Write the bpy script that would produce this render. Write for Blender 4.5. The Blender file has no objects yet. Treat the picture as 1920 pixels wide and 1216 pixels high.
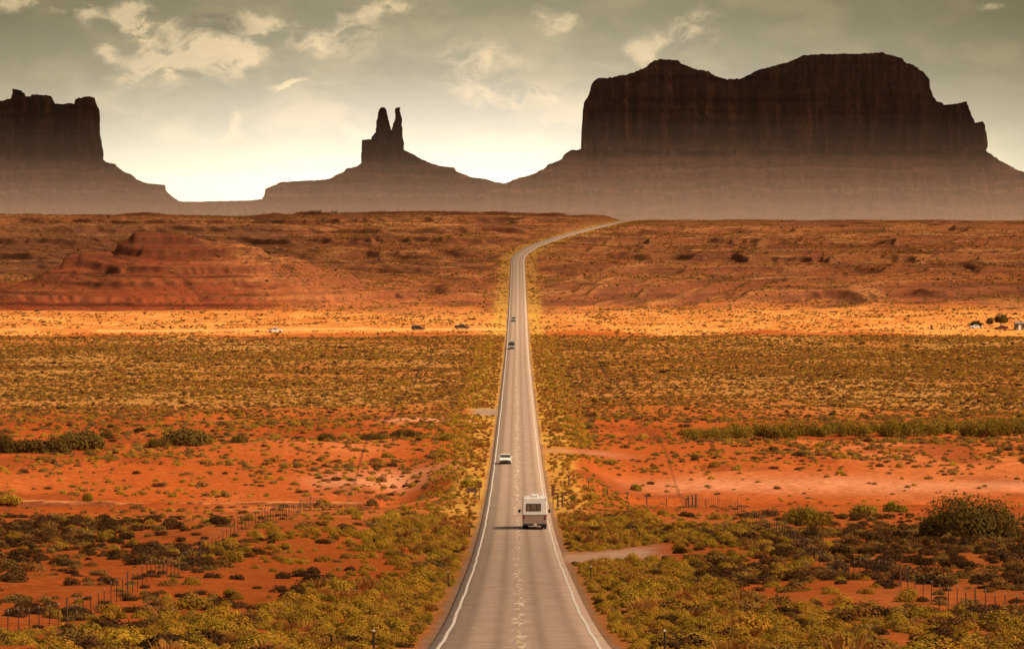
import bpy, bmesh, math, random
import numpy as np
from mathutils import Vector, Matrix

R = math.radians
F = 7292.0          # focal length in pixels of the 1920 px wide photograph
S = bpy.context.scene
col = S.collection

# ------------------------------------------------------------------ camera
cd = bpy.data.cameras.new('camera')
cam = bpy.data.objects.new('camera', cd)
col.objects.link(cam)
cd.sensor_width = 36.0
cd.lens = 36.0 * F / 1920.0
cd.clip_start = 1.0
cd.clip_end = 60000.0
cam.location = (0, 0, 0)
cam.rotation_euler = (R(90) - math.atan(208 / F), 0, 0)
S.camera = cam

# ------------------------------------------------------------------ light
SUN_EL, SUN_AZ = R(45), R(112)       # azimuth measured from +Y towards +X
sd = bpy.data.lights.new('sun', 'SUN')
sd.energy = 4.4
sd.angle = R(6)
sd.color = (1.0, 0.80, 0.56)
sun = bpy.data.objects.new('sun', sd)
col.objects.link(sun)
sdir = Vector((math.sin(SUN_AZ) * math.cos(SUN_EL), math.cos(SUN_AZ) * math.cos(SUN_EL), math.sin(SUN_EL)))
sun.rotation_euler = (-sdir).to_track_quat('-Z', 'Y').to_euler()

S.view_settings.view_transform = 'Standard'
S.view_settings.look = 'None'
S.view_settings.gamma = 1.0
S.view_settings.exposure = 0.35
S.view_settings.use_curve_mapping = False
S.cycles.use_denoising = True
S.cycles.max_bounces = 6
S.cycles.diffuse_bounces = 3
S.cycles.transparent_max_bounces = 8
S.cycles.volume_bounces = 0
S.cycles.sample_clamp_indirect = 4.0


class NT:
    """small helper for node trees"""
    def __init__(self, tree):
        self.t = tree
        self.n = tree.nodes
        self.n.clear()

    def node(self, typ, **kw):
        nd = self.n.new(typ)
        ins = kw.pop('ins', {})
        for k, v in kw.items():
            setattr(nd, k, v)
        for k, v in ins.items():
            self.put(nd, k, v)
        return nd

    def put(self, nd, k, v):
        s = nd.inputs[k]
        if isinstance(v, bpy.types.NodeSocket):
            self.t.links.new(v, s)
        else:
            s.default_value = v

    def math(self, op, a, b=None, c=None, clamp=False):
        nd = self.n.new('ShaderNodeMath')
        nd.operation = op
        nd.use_clamp = clamp
        for i, v in enumerate((a, b, c)):
            if v is not None:
                self.put(nd, i, v)
        return nd.outputs[0]

    def mix(self, f, a, b, blend='MIX'):
        nd = self.n.new('ShaderNodeMix')
        nd.data_type = 'RGBA'
        nd.blend_type = blend
        nd.clamp_factor = True
        self.put(nd, 0, f)
        self.put(nd, 6, a)
        self.put(nd, 7, b)
        return nd.outputs[2]

    def ramp(self, f, pts, interp='LINEAR'):
        nd = self.n.new('ShaderNodeValToRGB')
        nd.color_ramp.interpolation = interp
        el = nd.color_ramp.elements
        while len(el) > 1:
            el.remove(el[0])
        el[0].position = pts[0][0]
        el[0].color = tuple(pts[0][1]) + (1,)
        for p, c in pts[1:]:
            e = el.new(p)
            e.color = tuple(c) + (1,)
        self.put(nd, 0, f)
        return nd.outputs[0]

    def noise(self, vec, scale, detail=4, rough=0.55, dist=0.0):
        nd = self.n.new('ShaderNodeTexNoise')
        nd.inputs['Scale'].default_value = scale
        nd.inputs['Detail'].default_value = detail
        nd.inputs['Roughness'].default_value = rough
        nd.inputs['Distortion'].default_value = dist
        self.put(nd, 'Vector', vec)
        return nd.outputs['Fac']

    def mapping(self, vec, scale=(1, 1, 1), loc=(0, 0, 0), rot=(0, 0, 0)):
        nd = self.n.new('ShaderNodeMapping')
        self.put(nd, 0, vec)
        nd.inputs['Scale'].default_value = scale
        nd.inputs['Location'].default_value = loc
        nd.inputs['Rotation'].default_value = rot
        return nd.outputs[0]


def smooth01(n, v, lo, hi):
    nd = n.n.new('ShaderNodeMapRange')
    nd.interpolation_type = 'SMOOTHSTEP'
    n.put(nd, 0, v)
    nd.inputs[1].default_value = lo
    nd.inputs[2].default_value = hi
    return nd.outputs[0]


# ------------------------------------------------------------------ world: hazy evening sky with torn cloud
W = bpy.data.worlds.new('World')
S.world = W
W.use_nodes = True
n = NT(W.node_tree)
tc = n.node('ShaderNodeTexCoord').outputs['Generated']
sep = n.node('ShaderNodeSeparateXYZ', ins={0: tc})
dx, dy, dz = sep.outputs
sky = n.node('ShaderNodeTexSky', sky_type='NISHITA')
sky.sun_disc = False
sky.sun_elevation = SUN_EL
sky.sun_rotation = SUN_AZ
sky.air_density = 1.0
sky.dust_density = 5.0
nish = n.mix(1.0, n.mix(1.0, sky.outputs[0], (0.085, 0.085, 0.085, 1), 'MULTIPLY'), (1.0, 0.80, 0.58, 1), 'MULTIPLY')
# colour against elevation (dz 0..0.055 fills the picture)
g = n.ramp(n.math('MULTIPLY', dz, 10.0, clamp=True), [
    (0.0, (1.9, 1.78, 1.50)), (0.06, (1.6, 1.48, 1.20)), (0.12, (1.18, 1.07, 0.83)), (0.17, (0.92, 0.83, 0.64)), (0.25, (0.65, 0.57, 0.435)),
    (0.36, (0.395, 0.347, 0.245)), (0.50, (0.255, 0.227, 0.142)), (0.60, (0.22, 0.195, 0.12)), (1.0, (0.24, 0.21, 0.15))])
# bright sky ahead; side dimming added in place of lens vignetting
az = n.math('SUBTRACT', dx, -0.01)
side_falloff = n.math('POWER', 2.718, n.math('MULTIPLY', n.math('POWER', n.math('ABSOLUTE', n.math('DIVIDE', az, 0.135)), 2.0), -1.0))
gl = n.math('MULTIPLY_ADD', side_falloff, 0.60, 0.44)
glc = n.node('ShaderNodeCombineColor', ins={0: gl, 1: gl, 2: n.math('POWER', gl, 1.25)})
g = n.mix(1.0, g, glc.outputs[0], 'MULTIPLY')
# clouds
v = n.node('ShaderNodeCombineXYZ', ins={0: n.math('MULTIPLY', dx, F / 100), 1: n.math('MULTIPLY', dz, F / 100), 2: 0.0}).outputs[0]
wn = n.node('ShaderNodeTexNoise', ins={'Vector': v, 'Scale': 0.7, 'Detail': 4.0})
wsub = n.node('ShaderNodeVectorMath', operation='SUBTRACT', ins={0: wn.outputs['Color'], 1: (0.5, 0.5, 0.5)})
wsc = n.node('ShaderNodeVectorMath', operation='SCALE', ins={0: wsub.outputs[0], 'Scale': 1.15})
vw = n.node('ShaderNodeVectorMath', operation='ADD', ins={0: v, 1: wsc.outputs[0]}).outputs[0]
vs = n.node('ShaderNodeSeparateXYZ', ins={0: vw})


def blobs(lst):
    tot = None
    for (px, py, rx, ry, amp) in lst:
        a = n.math('DIVIDE', n.math('SUBTRACT', vs.outputs[0], (px - 960) / 100), rx / 100)
        b = n.math('DIVIDE', n.math('SUBTRACT', vs.outputs[1], (400 - py) / 100), ry / 100)
        r = n.math('ADD', n.math('MULTIPLY', a, a), n.math('MULTIPLY', b, b))
        e = n.math('MULTIPLY', n.math('POWER', 2.718, n.math('MULTIPLY', r, -1.0)), amp)
        tot = e if tot is None else n.math('ADD', tot, e)
    return tot


light_b = blobs([(70, 14, 85, 16, 1.0), (245, 20, 45, 24, 1.05), (262, 48, 26, 28, 0.9), (165, 30, 20, 24, 0.8), (203, 92, 22, 20, 1.0),
                 (330, 105, 95, 42, 0.85), (445, 100, 95, 42, 0.9), (300, 145, 60, 30, 0.8), (330, 40, 60, 14, 0.6), (470, 40, 60, 18, 0.8),
                 (600, 55, 130, 26, 0.62), (740, 14, 110, 22, 0.75), (555, 160, 38, 6, 1.25),
                 (880, 130, 120, 50, 0.62), (960, 180, 90, 22, 0.9), (1280, 62, 80, 40, 0.72), (1205, 95, 40, 30, 0.6), (1040, 32, 45, 34, 0.6),
                 (445, 215, 26, 42, 0.75), (430, 258, 50, 20, 0.6), (225, 205, 50, 12, 0.4), (650, 90, 60, 40, 0.35), (1850, 4, 40, 10, 0.6)])
dark_b = blobs([(402, 46, 66, 19, 1.9), (110, 75, 120, 55, 0.55), (20, 30, 60, 40, 0.5)])
cn = n.noise(n.mapping(vw, (0.75, 1.25, 1), (2.3, 1.1, 0)), 1.35, 12, 0.64)
cn2 = n.noise(n.mapping(vw, (1, 2.2, 1), (7, 3, 0)), 0.45, 6, 0.55)
cl = smooth01(n, n.math('MULTIPLY', light_b, n.math('MULTIPLY_ADD', n.math('SUBTRACT', cn, 0.5), 5.6, 0.75)), 0.12, 0.95)
cg = n.mix(0.45, (0.78, 0.56, 0.33, 1), g)
cg = n.mix(1.0, cg, (1.22, 1.22, 1.22, 1), 'MULTIPLY')
cg = n.mix(1.0, cg, (0.06, 0.05, 0.03, 1), 'ADD')
g = n.mix(n.math('MULTIPLY', cl, 0.66), g, cg)
soft = smooth01(n, cn2, 0.44, 0.66)
soft = n.math('MULTIPLY', soft, smooth01(n, dz, 0.004, 0.03))
g = n.mix(n.math('MULTIPLY', soft, 0.5), g, n.mix(1.0, g, (1.5, 1.38, 1.22, 1), 'MULTIPLY'))
dk = smooth01(n, n.math('MULTIPLY', dark_b, n.math('MULTIPLY_ADD', n.math('SUBTRACT', cn2, 0.5), 3.6, 0.85)), 0.15, 1.1)
g = n.mix(n.math('MULTIPLY', dk, 0.7), g, (0.165, 0.152, 0.10, 1))
# towards the zenith hand over to the physical sky
up = smooth01(n, dz, 0.10, 0.30)
g = n.mix(up, g, nish)
# sky behind the camera dimmed to keep surfaces facing it darker
back = smooth01(n, dy, -0.2, 0.5)
g = n.mix(1.0, g, n.mix(back, (0.66, 0.62, 0.58, 1), (1, 1, 1, 1)), 'MULTIPLY')
bg = n.node('ShaderNodeBackground', ins={'Color': g, 'Strength': 1.0})
n.node('ShaderNodeOutputWorld', ins={'Surface': bg.outputs[0]})

# ------------------------------------------------------------------ numpy noise
def vn(x, y, s=0):
    xi = np.floor(x).astype(np.int64)
    yi = np.floor(y).astype(np.int64)
    fx = x - xi
    fy = y - yi
    fx = fx * fx * (3 - 2 * fx)
    fy = fy * fy * (3 - 2 * fy)

    def h(a, b):
        k = (a * 374761393 + b * 668265263 + s * 974711) & 0xffffffff
        k = ((k ^ (k >> 13)) * 1274126177) & 0xffffffff
        k = k ^ (k >> 16)
        return k.astype(np.float64) / 4294967295.0
    return (h(xi, yi) * (1 - fx) + h(xi + 1, yi) * fx) * (1 - fy) + (h(xi, yi + 1) * (1 - fx) + h(xi + 1, yi + 1) * fx) * fy


def fbm(x, y, s=0, o=4, g=0.5):
    t = 0.0
    a = 1.0
    w = 0.0
    for i in range(o):
        t = t + a * vn(x * 2 ** i + 13.7 * i, y * 2 ** i - 7.3 * i, s + i)
        w += a
        a *= g
    return t / w * 2 - 1


def ridged(x, y, s=0, o=3):
    t = 0.0
    a = 1.0
    w = 0.0
    for i in range(o):
        t = t + a * (1 - np.abs(2 * vn(x * 2 ** i, y * 2 ** i, s + 31 * i) - 1))
        w += a
        a *= 0.5
    return t / w


def ss(x, a, b):
    t = np.clip((x - a) / (b - a), 0, 1)
    return t * t * (3 - 2 * t)


def gauss(x, c, w):
    return np.exp(-((x - c) / w) ** 2)


# ------------------------------------------------------------------ terrain shape
def table(pts, sig):
    g = np.arange(-4000, 17000, 5.0)
    p = np.array(pts, float)
    z = np.interp(g, p[:, 0], p[:, 1])
    k = np.exp(-(np.arange(-40, 41) * 5.0 / sig) ** 2)
    k /= k.sum()
    zs = np.convolve(np.pad(z, 40, mode='edge'), k, 'valid')
    return g, zs


_near = [(-4000, 12), (-400, 2), (-30, -2.6), (0, -4.6), (60, -9.4), (156, -17.5), (185, -19.8), (220, -22.2), (258, -24.5), (313, -27.9),
         (407, -32.6), (506, -35.8), (583, -37.5), (669, -38.8), (819, -40.5), (980, -42.0), (1139, -43.2), (1300, -42.9), (1490, -40.9),
         (1740, -36.6), (2000, -30.6), (2200, -24.4)]
GR, ZR = table(_near + [(2330, -19.6), (2650, -14.9), (2920, -11.2), (3150, -7.9), (3400, -5.6), (3560, -9), (3900, -40), (4400, -84), (17000, -84)], 22)
GL, ZL = table(_near + [(2400, -17.5), (2700, -11.5), (3000, -4.6), (3120, -1.5), (3300, -1.7), (3420, -7), (3800, -45), (4400, -84), (17000, -84)], 22)
GX, ZX = table([(-4000, -6), (0, 0.05), (156, 0.33), (400, 0.5), (600, 0.75), (1139, 1.5), (1700, 2.5), (2170, 3.2), (2230, 5.0), (2330, 12.5), (2650, 36),
                (2920, 60), (3150, 82), (3400, 105), (3700, 120), (17000, 120)], 30)


def road_x(d):
    return np.interp(d, GX, ZX)


def road_z(d):
    return np.interp(d, GR, ZR)


MX = np.array([(-420, -41), (-300, -39), (-249, -35.5), (-234, -33), (-214, -28.5), (-207, -25), (-204.5, -21.5), (-197.5, -17.8), (-183, -17),
               (-180, -13), (-173, -9.3), (-163, -8), (-151, -9.6), (-136.6, -11.2), (-127, -12.5), (-113, -14), (-95, -17), (-70, -24), (-50, -32)])


def terr(z, h, ph, sharp=0.22):
    u = z / h + ph
    fl = np.floor(u)
    fr = u - fl
    st = ss(fr, 0.5 - sharp, 0.5 + sharp)
    return (fl + st - ph) * h


def height(X, d):
    xr = road_x(d)
    q = X - xr
    aq = np.abs(q)
    side = ss(q, -20, 20)
    base_r = np.interp(d, GR, ZR)
    # ridges and gullies of the far slope, running down towards the plain
    sl = ss(d, 1540, 1760) * (1 - ss(d, 3150, 3400)) * ss(aq, 8, 45)
    skew = X + 0.33 * (d - 1500) * (1 - side) - 0.20 * (d - 1500) * side
    warp = 60 * fbm(X / 160, d / 230, 5, 3)
    sh = sl * (140 * fbm(skew / 150, d / 500, 11, 4) + 30 * (ridged((skew + warp) / 42, d / 300, 17, 3) - 0.5) + 34 * fbm(X / 13, d / 70, 19, 3))
    dd = d + sh
    off = np.where(q < 0, np.interp(dd, GL, ZL), np.interp(dd, GR, ZR))
    off = off + sl * 8.0 * (ridged((skew + warp) / 33, d / 260, 23, 3) - 0.62)
    # red promontory on the left
    rg = np.interp(X + 2 * fbm(X / 8, d * 0, 77, 3), MX[:, 0], MX[:, 1])
    t = d - 1780 + 14 * fbm(X / 60, d / 60, 43, 2) + 6 * (ridged(X / 20, d / 90, 41, 3) - 0.5)
    front = np.clip(-t / 205, 0, 1)
    rgs = np.interp(X, [-420, -300, -250, -200, -168, -135, -40], [-41, -38.5, -34, -22.5, -12, -10, -10])
    bl = ss(front, 0.0, 0.07)
    rge = np.minimum(rg * (1 - bl) + rgs * bl, rg + 4)
    rge = rge - 2.2 * ss(front, 0.004, 0.02) - 1.6 * ss(front, 0.16, 0.175) * ss(fbm(X / 40, X * 0, 53, 2), -0.4, 0.0)
    gz = rge + (-42 - rge) * (0.60 * front ** 0.8 + 0.40 * front ** 2.2) + 2.6 * (ridged((X + 0.25 * t) / 15, t / 120, 47, 3) - 0.5) * ss(front, 0.08, 0.3)
    # right flank falls away from a crest that runs down towards the plain
    xb = -151 + (1780 - d) * 0.26 + 9 * fbm(d / 40, d * 0, 45, 3)
    flank = -8.5 - 0.30 * (X - xb) - 0.0009 * np.clip(X - xb, 0, None) ** 2 * 0 + 5.0 * (ridged((d + 0.9 * X) / 34, X / 120, 49, 3) - 0.6) * ss(X - xb, 2, 16)
    gz = np.minimum(gz, np.where(X > xb, flank, 50))
    back = np.minimum(rg - 0.13 * np.clip(t, 0, None), flank + 2)
    mound = np.where(t < 0, gz, back)
    mound = np.where(X < -30, mound, -60)
    kx = ss(d, 1500, 1560) * (1 - ss(d, 2100, 2300))
    mound = -60 + (mound + 60) * kx
    off = np.maximum(off, mound)
    # strata: cliffy bands separated by benches
    ph = 0.35 * fbm(X / 210, d / 210, 61, 3)
    w = ss(d, 1560, 1680) * (1 - ss(d, 3150, 3330)) * ss(aq, 9, 40)
    tz = 0.45 * terr(off, 2.3, ph * 1.6, 0.12) + 0.55 * terr(off, 6.1, ph + 0.4, 0.10)
    off = off * (1 - 0.75 * w) + tz * 0.75 * w
    # dip of the wash on both sides of the road embankment
    wob = 14 * fbm(X / 70, d / 70, 71, 3)
    o1 = ss(aq, 6, 19)
    dip = gauss(d + wob, 545, 62) * np.where(q < 0, -5.6, -4.0)
    hump = gauss(d + wob, 372, 55) * np.where(q < 0, 1.4, 0.7)
    cut = gauss(d + wob * 0.5, 700, 16) * -1.5 * (0.4 + 0.6 * ss(aq, 15, 40))
    bank = ss(d + 5 * fbm(X / 16, d / 50, 73, 3), 555, 556.6) * (1 - ss(d, 566, 640)) * ss(-q, 16, 24) * 0.95
    off = off + o1 * (dip + hump + cut) + bank
    # small relief
    amp = ss(aq, 5, 24)
    near = 1 - ss(d, 3300, 3700)
    off = off + near * amp * ((0.95 + 1.1 * ss(d, 1600, 1800) * (1 - 0.9 * ss(d, 2800, 3050))) * fbm(X / 42, d / 42, 3, 3) + 0.30 * fbm(X / 7, d / 7, 9, 3))
    k = ss(aq, 4.2, 8.0)
    kfar = ss(aq, 5.0, 16)
    kk = np.where(d > 1500, kfar, k)
    z = (base_r - 0.20) * (1 - kk) + (off - 0.10) * kk
    # shoulders just below the pavement
    return z


def px_to_world(px, py, iters=60):
    """ground point that the photograph shows at this pixel"""
    ds = np.geomspace(140, 3400, 6000)
    X = (px - 960) / F * ds
    z = height(X, ds)
    yy = 400 - z * F / ds
    hit = np.where(yy <= py)[0]
    i = hit[0] if len(hit) else len(ds) - 1
    return float(X[i]), float(ds[i]), float(z[i])


# ------------------------------------------------------------------ object helpers
def tag(o, label=None, cat=None, group=None, kind=None):
    if label:
        o['label'] = label
    if cat:
        o['category'] = cat
    if group:
        o['group'] = group
    if kind:
        o['kind'] = kind
    return o


def mesh_obj(name, verts, faces, mat, parent=None, smooth=False):
    me = bpy.data.meshes.new(name)
    verts = np.asarray(verts, dtype=np.float32)
    if isinstance(faces, np.ndarray):
        me.vertices.add(len(verts))
        me.vertices.foreach_set('co', verts.ravel())
        nf, k = faces.shape
        me.loops.add(nf * k)
        me.loops.foreach_set('vertex_index', faces.ravel().astype(np.int32))
        me.polygons.add(nf)
        me.polygons.foreach_set('loop_start', np.arange(0, nf * k, k, dtype=np.int32))
        me.update(calc_edges=True)
    else:
        me.from_pydata([tuple(map(float, p)) for p in verts], [], faces)
        me.update()
    if smooth:
        me.polygons.foreach_set('use_smooth', np.ones(len(me.polygons), dtype=bool))
    o = bpy.data.objects.new(name, me)
    if mat is not None:
        me.materials.append(mat)
    col.objects.link(o)
    if parent is not None:
        o.parent = parent
    return o


def empty(name, loc, rz=0.0):
    o = bpy.data.objects.new(name, None)
    o.empty_display_size = 0.3
    o.location = loc
    o.rotation_euler = (0, 0, rz)
    col.objects.link(o)
    return o


def kids(o):
    return [c for c in bpy.data.objects if c.parent == o]


def copy_tree(o, parent=None):
    c = o.copy()
    col.objects.link(c)
    c.parent = parent
    for ch in kids(o):
        copy_tree(ch, c)
    return c


class MB:
    """collects shapes that become one mesh"""
    def __init__(self):
        self.v = []
        self.f = []

    def add(self, v, f):
        b = len(self.v)
        self.v += [tuple(p) for p in v]
        self.f += [tuple(i + b for i in q) for q in f]

    def box(self, c, s, rot=None, taper=1.0, bev=0.0):
        x, y, z = s[0] / 2, s[1] / 2, s[2] / 2
        bm = bmesh.new()
        bmesh.ops.create_cube(bm, size=1)
        for p in bm.verts:
            k = taper if p.co.z > 0 else 1
            p.co = Vector((p.co.x * s[0] * k, p.co.y * s[1] * k, p.co.z * s[2]))
        if bev > 0:
            bmesh.ops.bevel(bm, geom=bm.edges[:], offset=bev, segments=3, affect='EDGES', profile=0.5)
        M = Matrix.Translation(c)
        if rot:
            from mathutils import Euler
            M = M @ Euler(rot).to_matrix().to_4x4()
        bm.verts.index_update()
        self.add([M @ p.co for p in bm.verts], [[q.index for q in fc.verts] for fc in bm.faces])
        bm.free()

    def tube(self, pts, rad, seg=8):
        rr = rad if hasattr(rad, '__len__') else [rad] * len(pts)
        pts = [Vector(p) for p in pts]
        rings = []
        for i, p in enumerate(pts):
            d = (pts[min(i + 1, len(pts) - 1)] - pts[max(i - 1, 0)]).normalized()
            a = d.orthogonal().normalized()
            b = d.cross(a)
            rings.append([p + (a * math.cos(2 * math.pi * k / seg) + b * math.sin(2 * math.pi * k / seg)) * rr[i] for k in range(seg)])
        base = []
        for r_ in rings:
            base += r_
        fs = []
        for i in range(len(rings) - 1):
            for k in range(seg):
                k2 = (k + 1) % seg
                fs.append((i * seg + k, i * seg + k2, (i + 1) * seg + k2, (i + 1) * seg + k))
        fs.append(tuple(range(seg))[::-1])
        fs.append(tuple((len(rings) - 1) * seg + k for k in range(seg)))
        self.add(base, fs)

    def prism(self, prof, x0, x1, inset=None):
        """side profile (y,z) list extruded across x; inset: function (y,z)->amount narrower each side"""
        nP = len(prof)
        vs_ = []
        for x, sg in ((x0, 1), (x1, -1)):
            for (y, z) in prof:
                vs_.append((x + sg * (inset(y, z) if inset else 0), y, z))
        fs = [tuple(range(nP))[::-1], tuple(range(nP, 2 * nP))]
        for i in range(nP):
            j = (i + 1) % nP
            fs.append((i, j, nP + j, nP + i))
        self.add(vs_, fs)

    def build(self, name, mat, parent=None, smooth=False):
        return mesh_obj(name, self.v, self.f, mat, parent, smooth)


# ------------------------------------------------------------------ materials
MATS = {}


def simple(name, c, rough=0.7, metal=0.0, var=0.12, scale=3.0, bump=0.0, coat=0.0):
    m = bpy.data.materials.new(name)
    m.use_nodes = True
    n = NT(m.node_tree)
    co = n.node('ShaderNodeTexCoord').outputs['Object']
    f = n.noise(co, scale, 6, 0.6)
    a = tuple(x * (1 - var) for x in c) + (1,)
    b = tuple(min(1, x * (1 + var)) for x in c) + (1,)
    cc = n.mix(smooth01(n, f, 0.3, 0.7), a, b)
    p = n.node('ShaderNodeBsdfPrincipled', ins={'Base Color': cc, 'Roughness': rough, 'Metallic': metal})
    if coat:
        p.inputs['Coat Weight'].default_value = coat
    if bump:
        bp = n.node('ShaderNodeBump', ins={'Height': f, 'Strength': bump, 'Distance': 0.05})
        n.put(p, 'Normal', bp.outputs[0])
    n.node('ShaderNodeOutputMaterial', ins={'Surface': p.outputs[0]})
    MATS[name] = m
    return m


def leafy(name, c1, c2, c3, trans=0.25):
    """foliage: colour varies from clump to clump and from plant to plant"""
    m = bpy.data.materials.new(name)
    m.use_nodes = True
    n = NT(m.node_tree)
    co = n.node('ShaderNodeTexCoord').outputs['Object']
    rnd = n.node('ShaderNodeObjectInfo').outputs['Random']
    f = n.noise(co, 5.0, 3, 0.6)
    c = n.mix(smooth01(n, f, 0.35, 0.65), c1 + (1,), c2 + (1,))
    c = n.mix(n.math('MULTIPLY', rnd, 0.75), c, c3 + (1,))
    r2 = n.node('ShaderNodeTexWhiteNoise', noise_dimensions='1D', ins={'W': n.math('MULTIPLY', rnd, 91.0)}).outputs['Value']
    br = n.math('MULTIPLY_ADD', r2, 0.6, 0.7)
    brc = n.node('ShaderNodeCombineColor', ins={0: br, 1: br, 2: br})
    c = n.mix(1.0, c, brc.outputs[0], 'MULTIPLY')
    d = n.node('ShaderNodeBsdfDiffuse', ins={'Color': c, 'Roughness': 0.6})
    t = n.node('ShaderNodeBsdfTranslucent', ins={'Color': c})
    mx = n.node('ShaderNodeMixShader', ins={0: trans, 1: d.outputs[0], 2: t.outputs[0]})
    n.node('ShaderNodeOutputMaterial', ins={'Surface': mx.outputs[0]})
    MATS[name] = m
    return m


simple('white_paint', (0.88, 0.87, 0.86), 0.35, var=0.05, scale=1.5, coat=0.3)
simple('beige_paint', (0.34, 0.245, 0.20), 0.45, var=0.10, scale=2)
simple('dark_glass', (0.05, 0.045, 0.04), 0.12, var=0.3, scale=2)
simple('tinted_glass', (0.17, 0.12, 0.09), 0.2, var=0.3, scale=2)
simple('black_rubber', (0.02, 0.018, 0.016), 0.85)
simple('black_plastic', (0.025, 0.02, 0.018), 0.6)
simple('steel', (0.45, 0.42, 0.38), 0.35, 0.8)
simple('red_lens', (0.28, 0.02, 0.015), 0.25)
simple('clear_lens', (0.75, 0.73, 0.68), 0.15)
simple('silver_paint', (0.42, 0.40, 0.38), 0.35, 0.3, var=0.05, coat=0.4)
simple('black_paint', (0.025, 0.022, 0.022), 0.3, var=0.1, coat=0.5)
simple('maroon_paint', (0.13, 0.02, 0.02), 0.3, var=0.1, coat=0.5)
simple('weathered_wood', (0.13, 0.075, 0.05), 0.9, var=0.4, scale=6, bump=0.4)
simple('rusty_steel', (0.05, 0.03, 0.022), 0.8, 0.2, var=0.4, scale=8)
simple('galvanised', (0.42, 0.36, 0.30), 0.6, 0.3, var=0.2)
simple('reflector', (0.85, 0.80, 0.70), 0.3)
simple('brown_sign', (0.20, 0.07, 0.03), 0.6)
simple('plank_wall', (0.20, 0.15, 0.11), 0.9, var=0.4, scale=3)
simple('tin_roof', (0.30, 0.27, 0.24), 0.5, 0.3, var=0.25)
simple('twig', (0.10, 0.06, 0.035), 0.95, var=0.3)
simple('bark', (0.12, 0.075, 0.05), 0.95, var=0.4, scale=4, bump=0.5)
leafy('rabbitbrush_leaf', (0.62, 0.40, 0.045), (0.34, 0.24, 0.03), (0.50, 0.25, 0.04), 0.2)
leafy('sage_leaf', (0.38, 0.24, 0.065), (0.22, 0.145, 0.045), (0.42, 0.18, 0.045), 0.2)
leafy('blackbrush_leaf', (0.14, 0.075, 0.03), (0.07, 0.042, 0.018), (0.18, 0.075, 0.025), 0.1)
leafy('drygrass_leaf', (0.58, 0.32, 0.08), (0.44, 0.21, 0.05), (0.38, 0.16, 0.04), 0.3)
leafy('tamarisk_leaf', (0.20, 0.135, 0.030), (0.11, 0.08, 0.022), (0.22, 0.12, 0.03), 0.25)
leafy('willow_leaf', (0.52, 0.40, 0.05), (0.32, 0.26, 0.035), (0.48, 0.28, 0.05), 0.3)


# ground -----------------------------------------------------------
def ground_material():
    m = bpy.data.materials.new('desert_ground')
    m.use_nodes = True
    n = NT(m.node_tree)
    pos = n.node('ShaderNodeNewGeometry').outputs['Position']
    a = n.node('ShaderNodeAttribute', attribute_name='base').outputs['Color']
    a2 = n.node('ShaderNodeSeparateColor', ins={0: n.node('ShaderNodeAttribute', attribute_name='zones').outputs['Color']})
    scrub, slope, bare = a2.outputs
    f1 = n.noise(pos, 0.9, 6, 0.65)
    f2 = n.noise(pos, 0.16, 5, 0.6)
    f3 = n.noise(pos, 3.5, 4, 0.6)
    k = n.math('MULTIPLY_ADD', smooth01(n, f1, 0.32, 0.68), 0.42, 0.78)
    kc = n.node('ShaderNodeCombineColor', ins={0: k, 1: n.math('POWER', k, 1.15), 2: n.math('POWER', k, 1.3)})
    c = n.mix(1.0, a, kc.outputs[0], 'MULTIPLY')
    # dry litter and low herbs
    lit = smooth01(n, n.math('MULTIPLY_ADD', f2, 0.5, n.math('MULTIPLY', f3, 0.5)), 0.52, 0.62)
    c = n.mix(n.math('MULTIPLY', lit, n.math('MULTIPLY_ADD', scrub, 0.55, 0.12)), c, (0.22, 0.125, 0.035, 1))
    sp = smooth01(n, n.noise(pos, 1.6, 2, 0.5), 0.58, 0.66)
    c = n.mix(n.math('MULTIPLY', sp, n.math('MULTIPLY_ADD', slope, 0.45, n.math('MULTIPLY', scrub, 0.5))), c, (0.085, 0.05, 0.022, 1))
    sp2 = smooth01(n, n.noise(n.mapping(pos, (0.30, 0.12, 0.8)), 1.0, 5, 0.75), 0.50, 0.62)
    c = n.mix(n.math('MULTIPLY', sp2, n.math('MULTIPLY', slope, 0.75)), c, (0.10, 0.05, 0.026, 1))
    # strata of the far slope follow height, with a little waviness
    sz = n.node('ShaderNodeSeparateXYZ', ins={0: pos}).outputs[2]
    wz = n.math('MULTIPLY_ADD', n.noise(pos, 0.012, 3), 5.0, sz)
    st = n.noise(n.node('ShaderNodeCombineXYZ', ins={0: 0.0, 1: 0.0, 2: wz}).outputs[0], 0.75, 4, 0.7)
    stc = n.ramp(st, [(0.30, (0.06, 0.020, 0.013)), (0.45, (0.20, 0.055, 0.025)), (0.55, (0.30, 0.09, 0.035)), (0.70, (0.50, 0.21, 0.08))])
    c = n.mix(n.math('MULTIPLY', slope, 0.22), c, stc)
    h = n.math('MULTIPLY_ADD', f1, 0.25, n.math('MULTIPLY', f3, 0.08))
    bp = n.node('ShaderNodeBump', ins={'Height': h, 'Strength': 0.6, 'Distance': 0.5})
    d = n.node('ShaderNodeBsdfDiffuse', ins={'Color': c, 'Roughness': 0.0, 'Normal': bp.outputs[0]})
    n.node('ShaderNodeOutputMaterial', ins={'Surface': d.outputs[0]})
    return m


def lerp3(c, new, f):
    return c * (1 - f[:, None]) + np.array(new)[None, :] * f[:, None]


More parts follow.
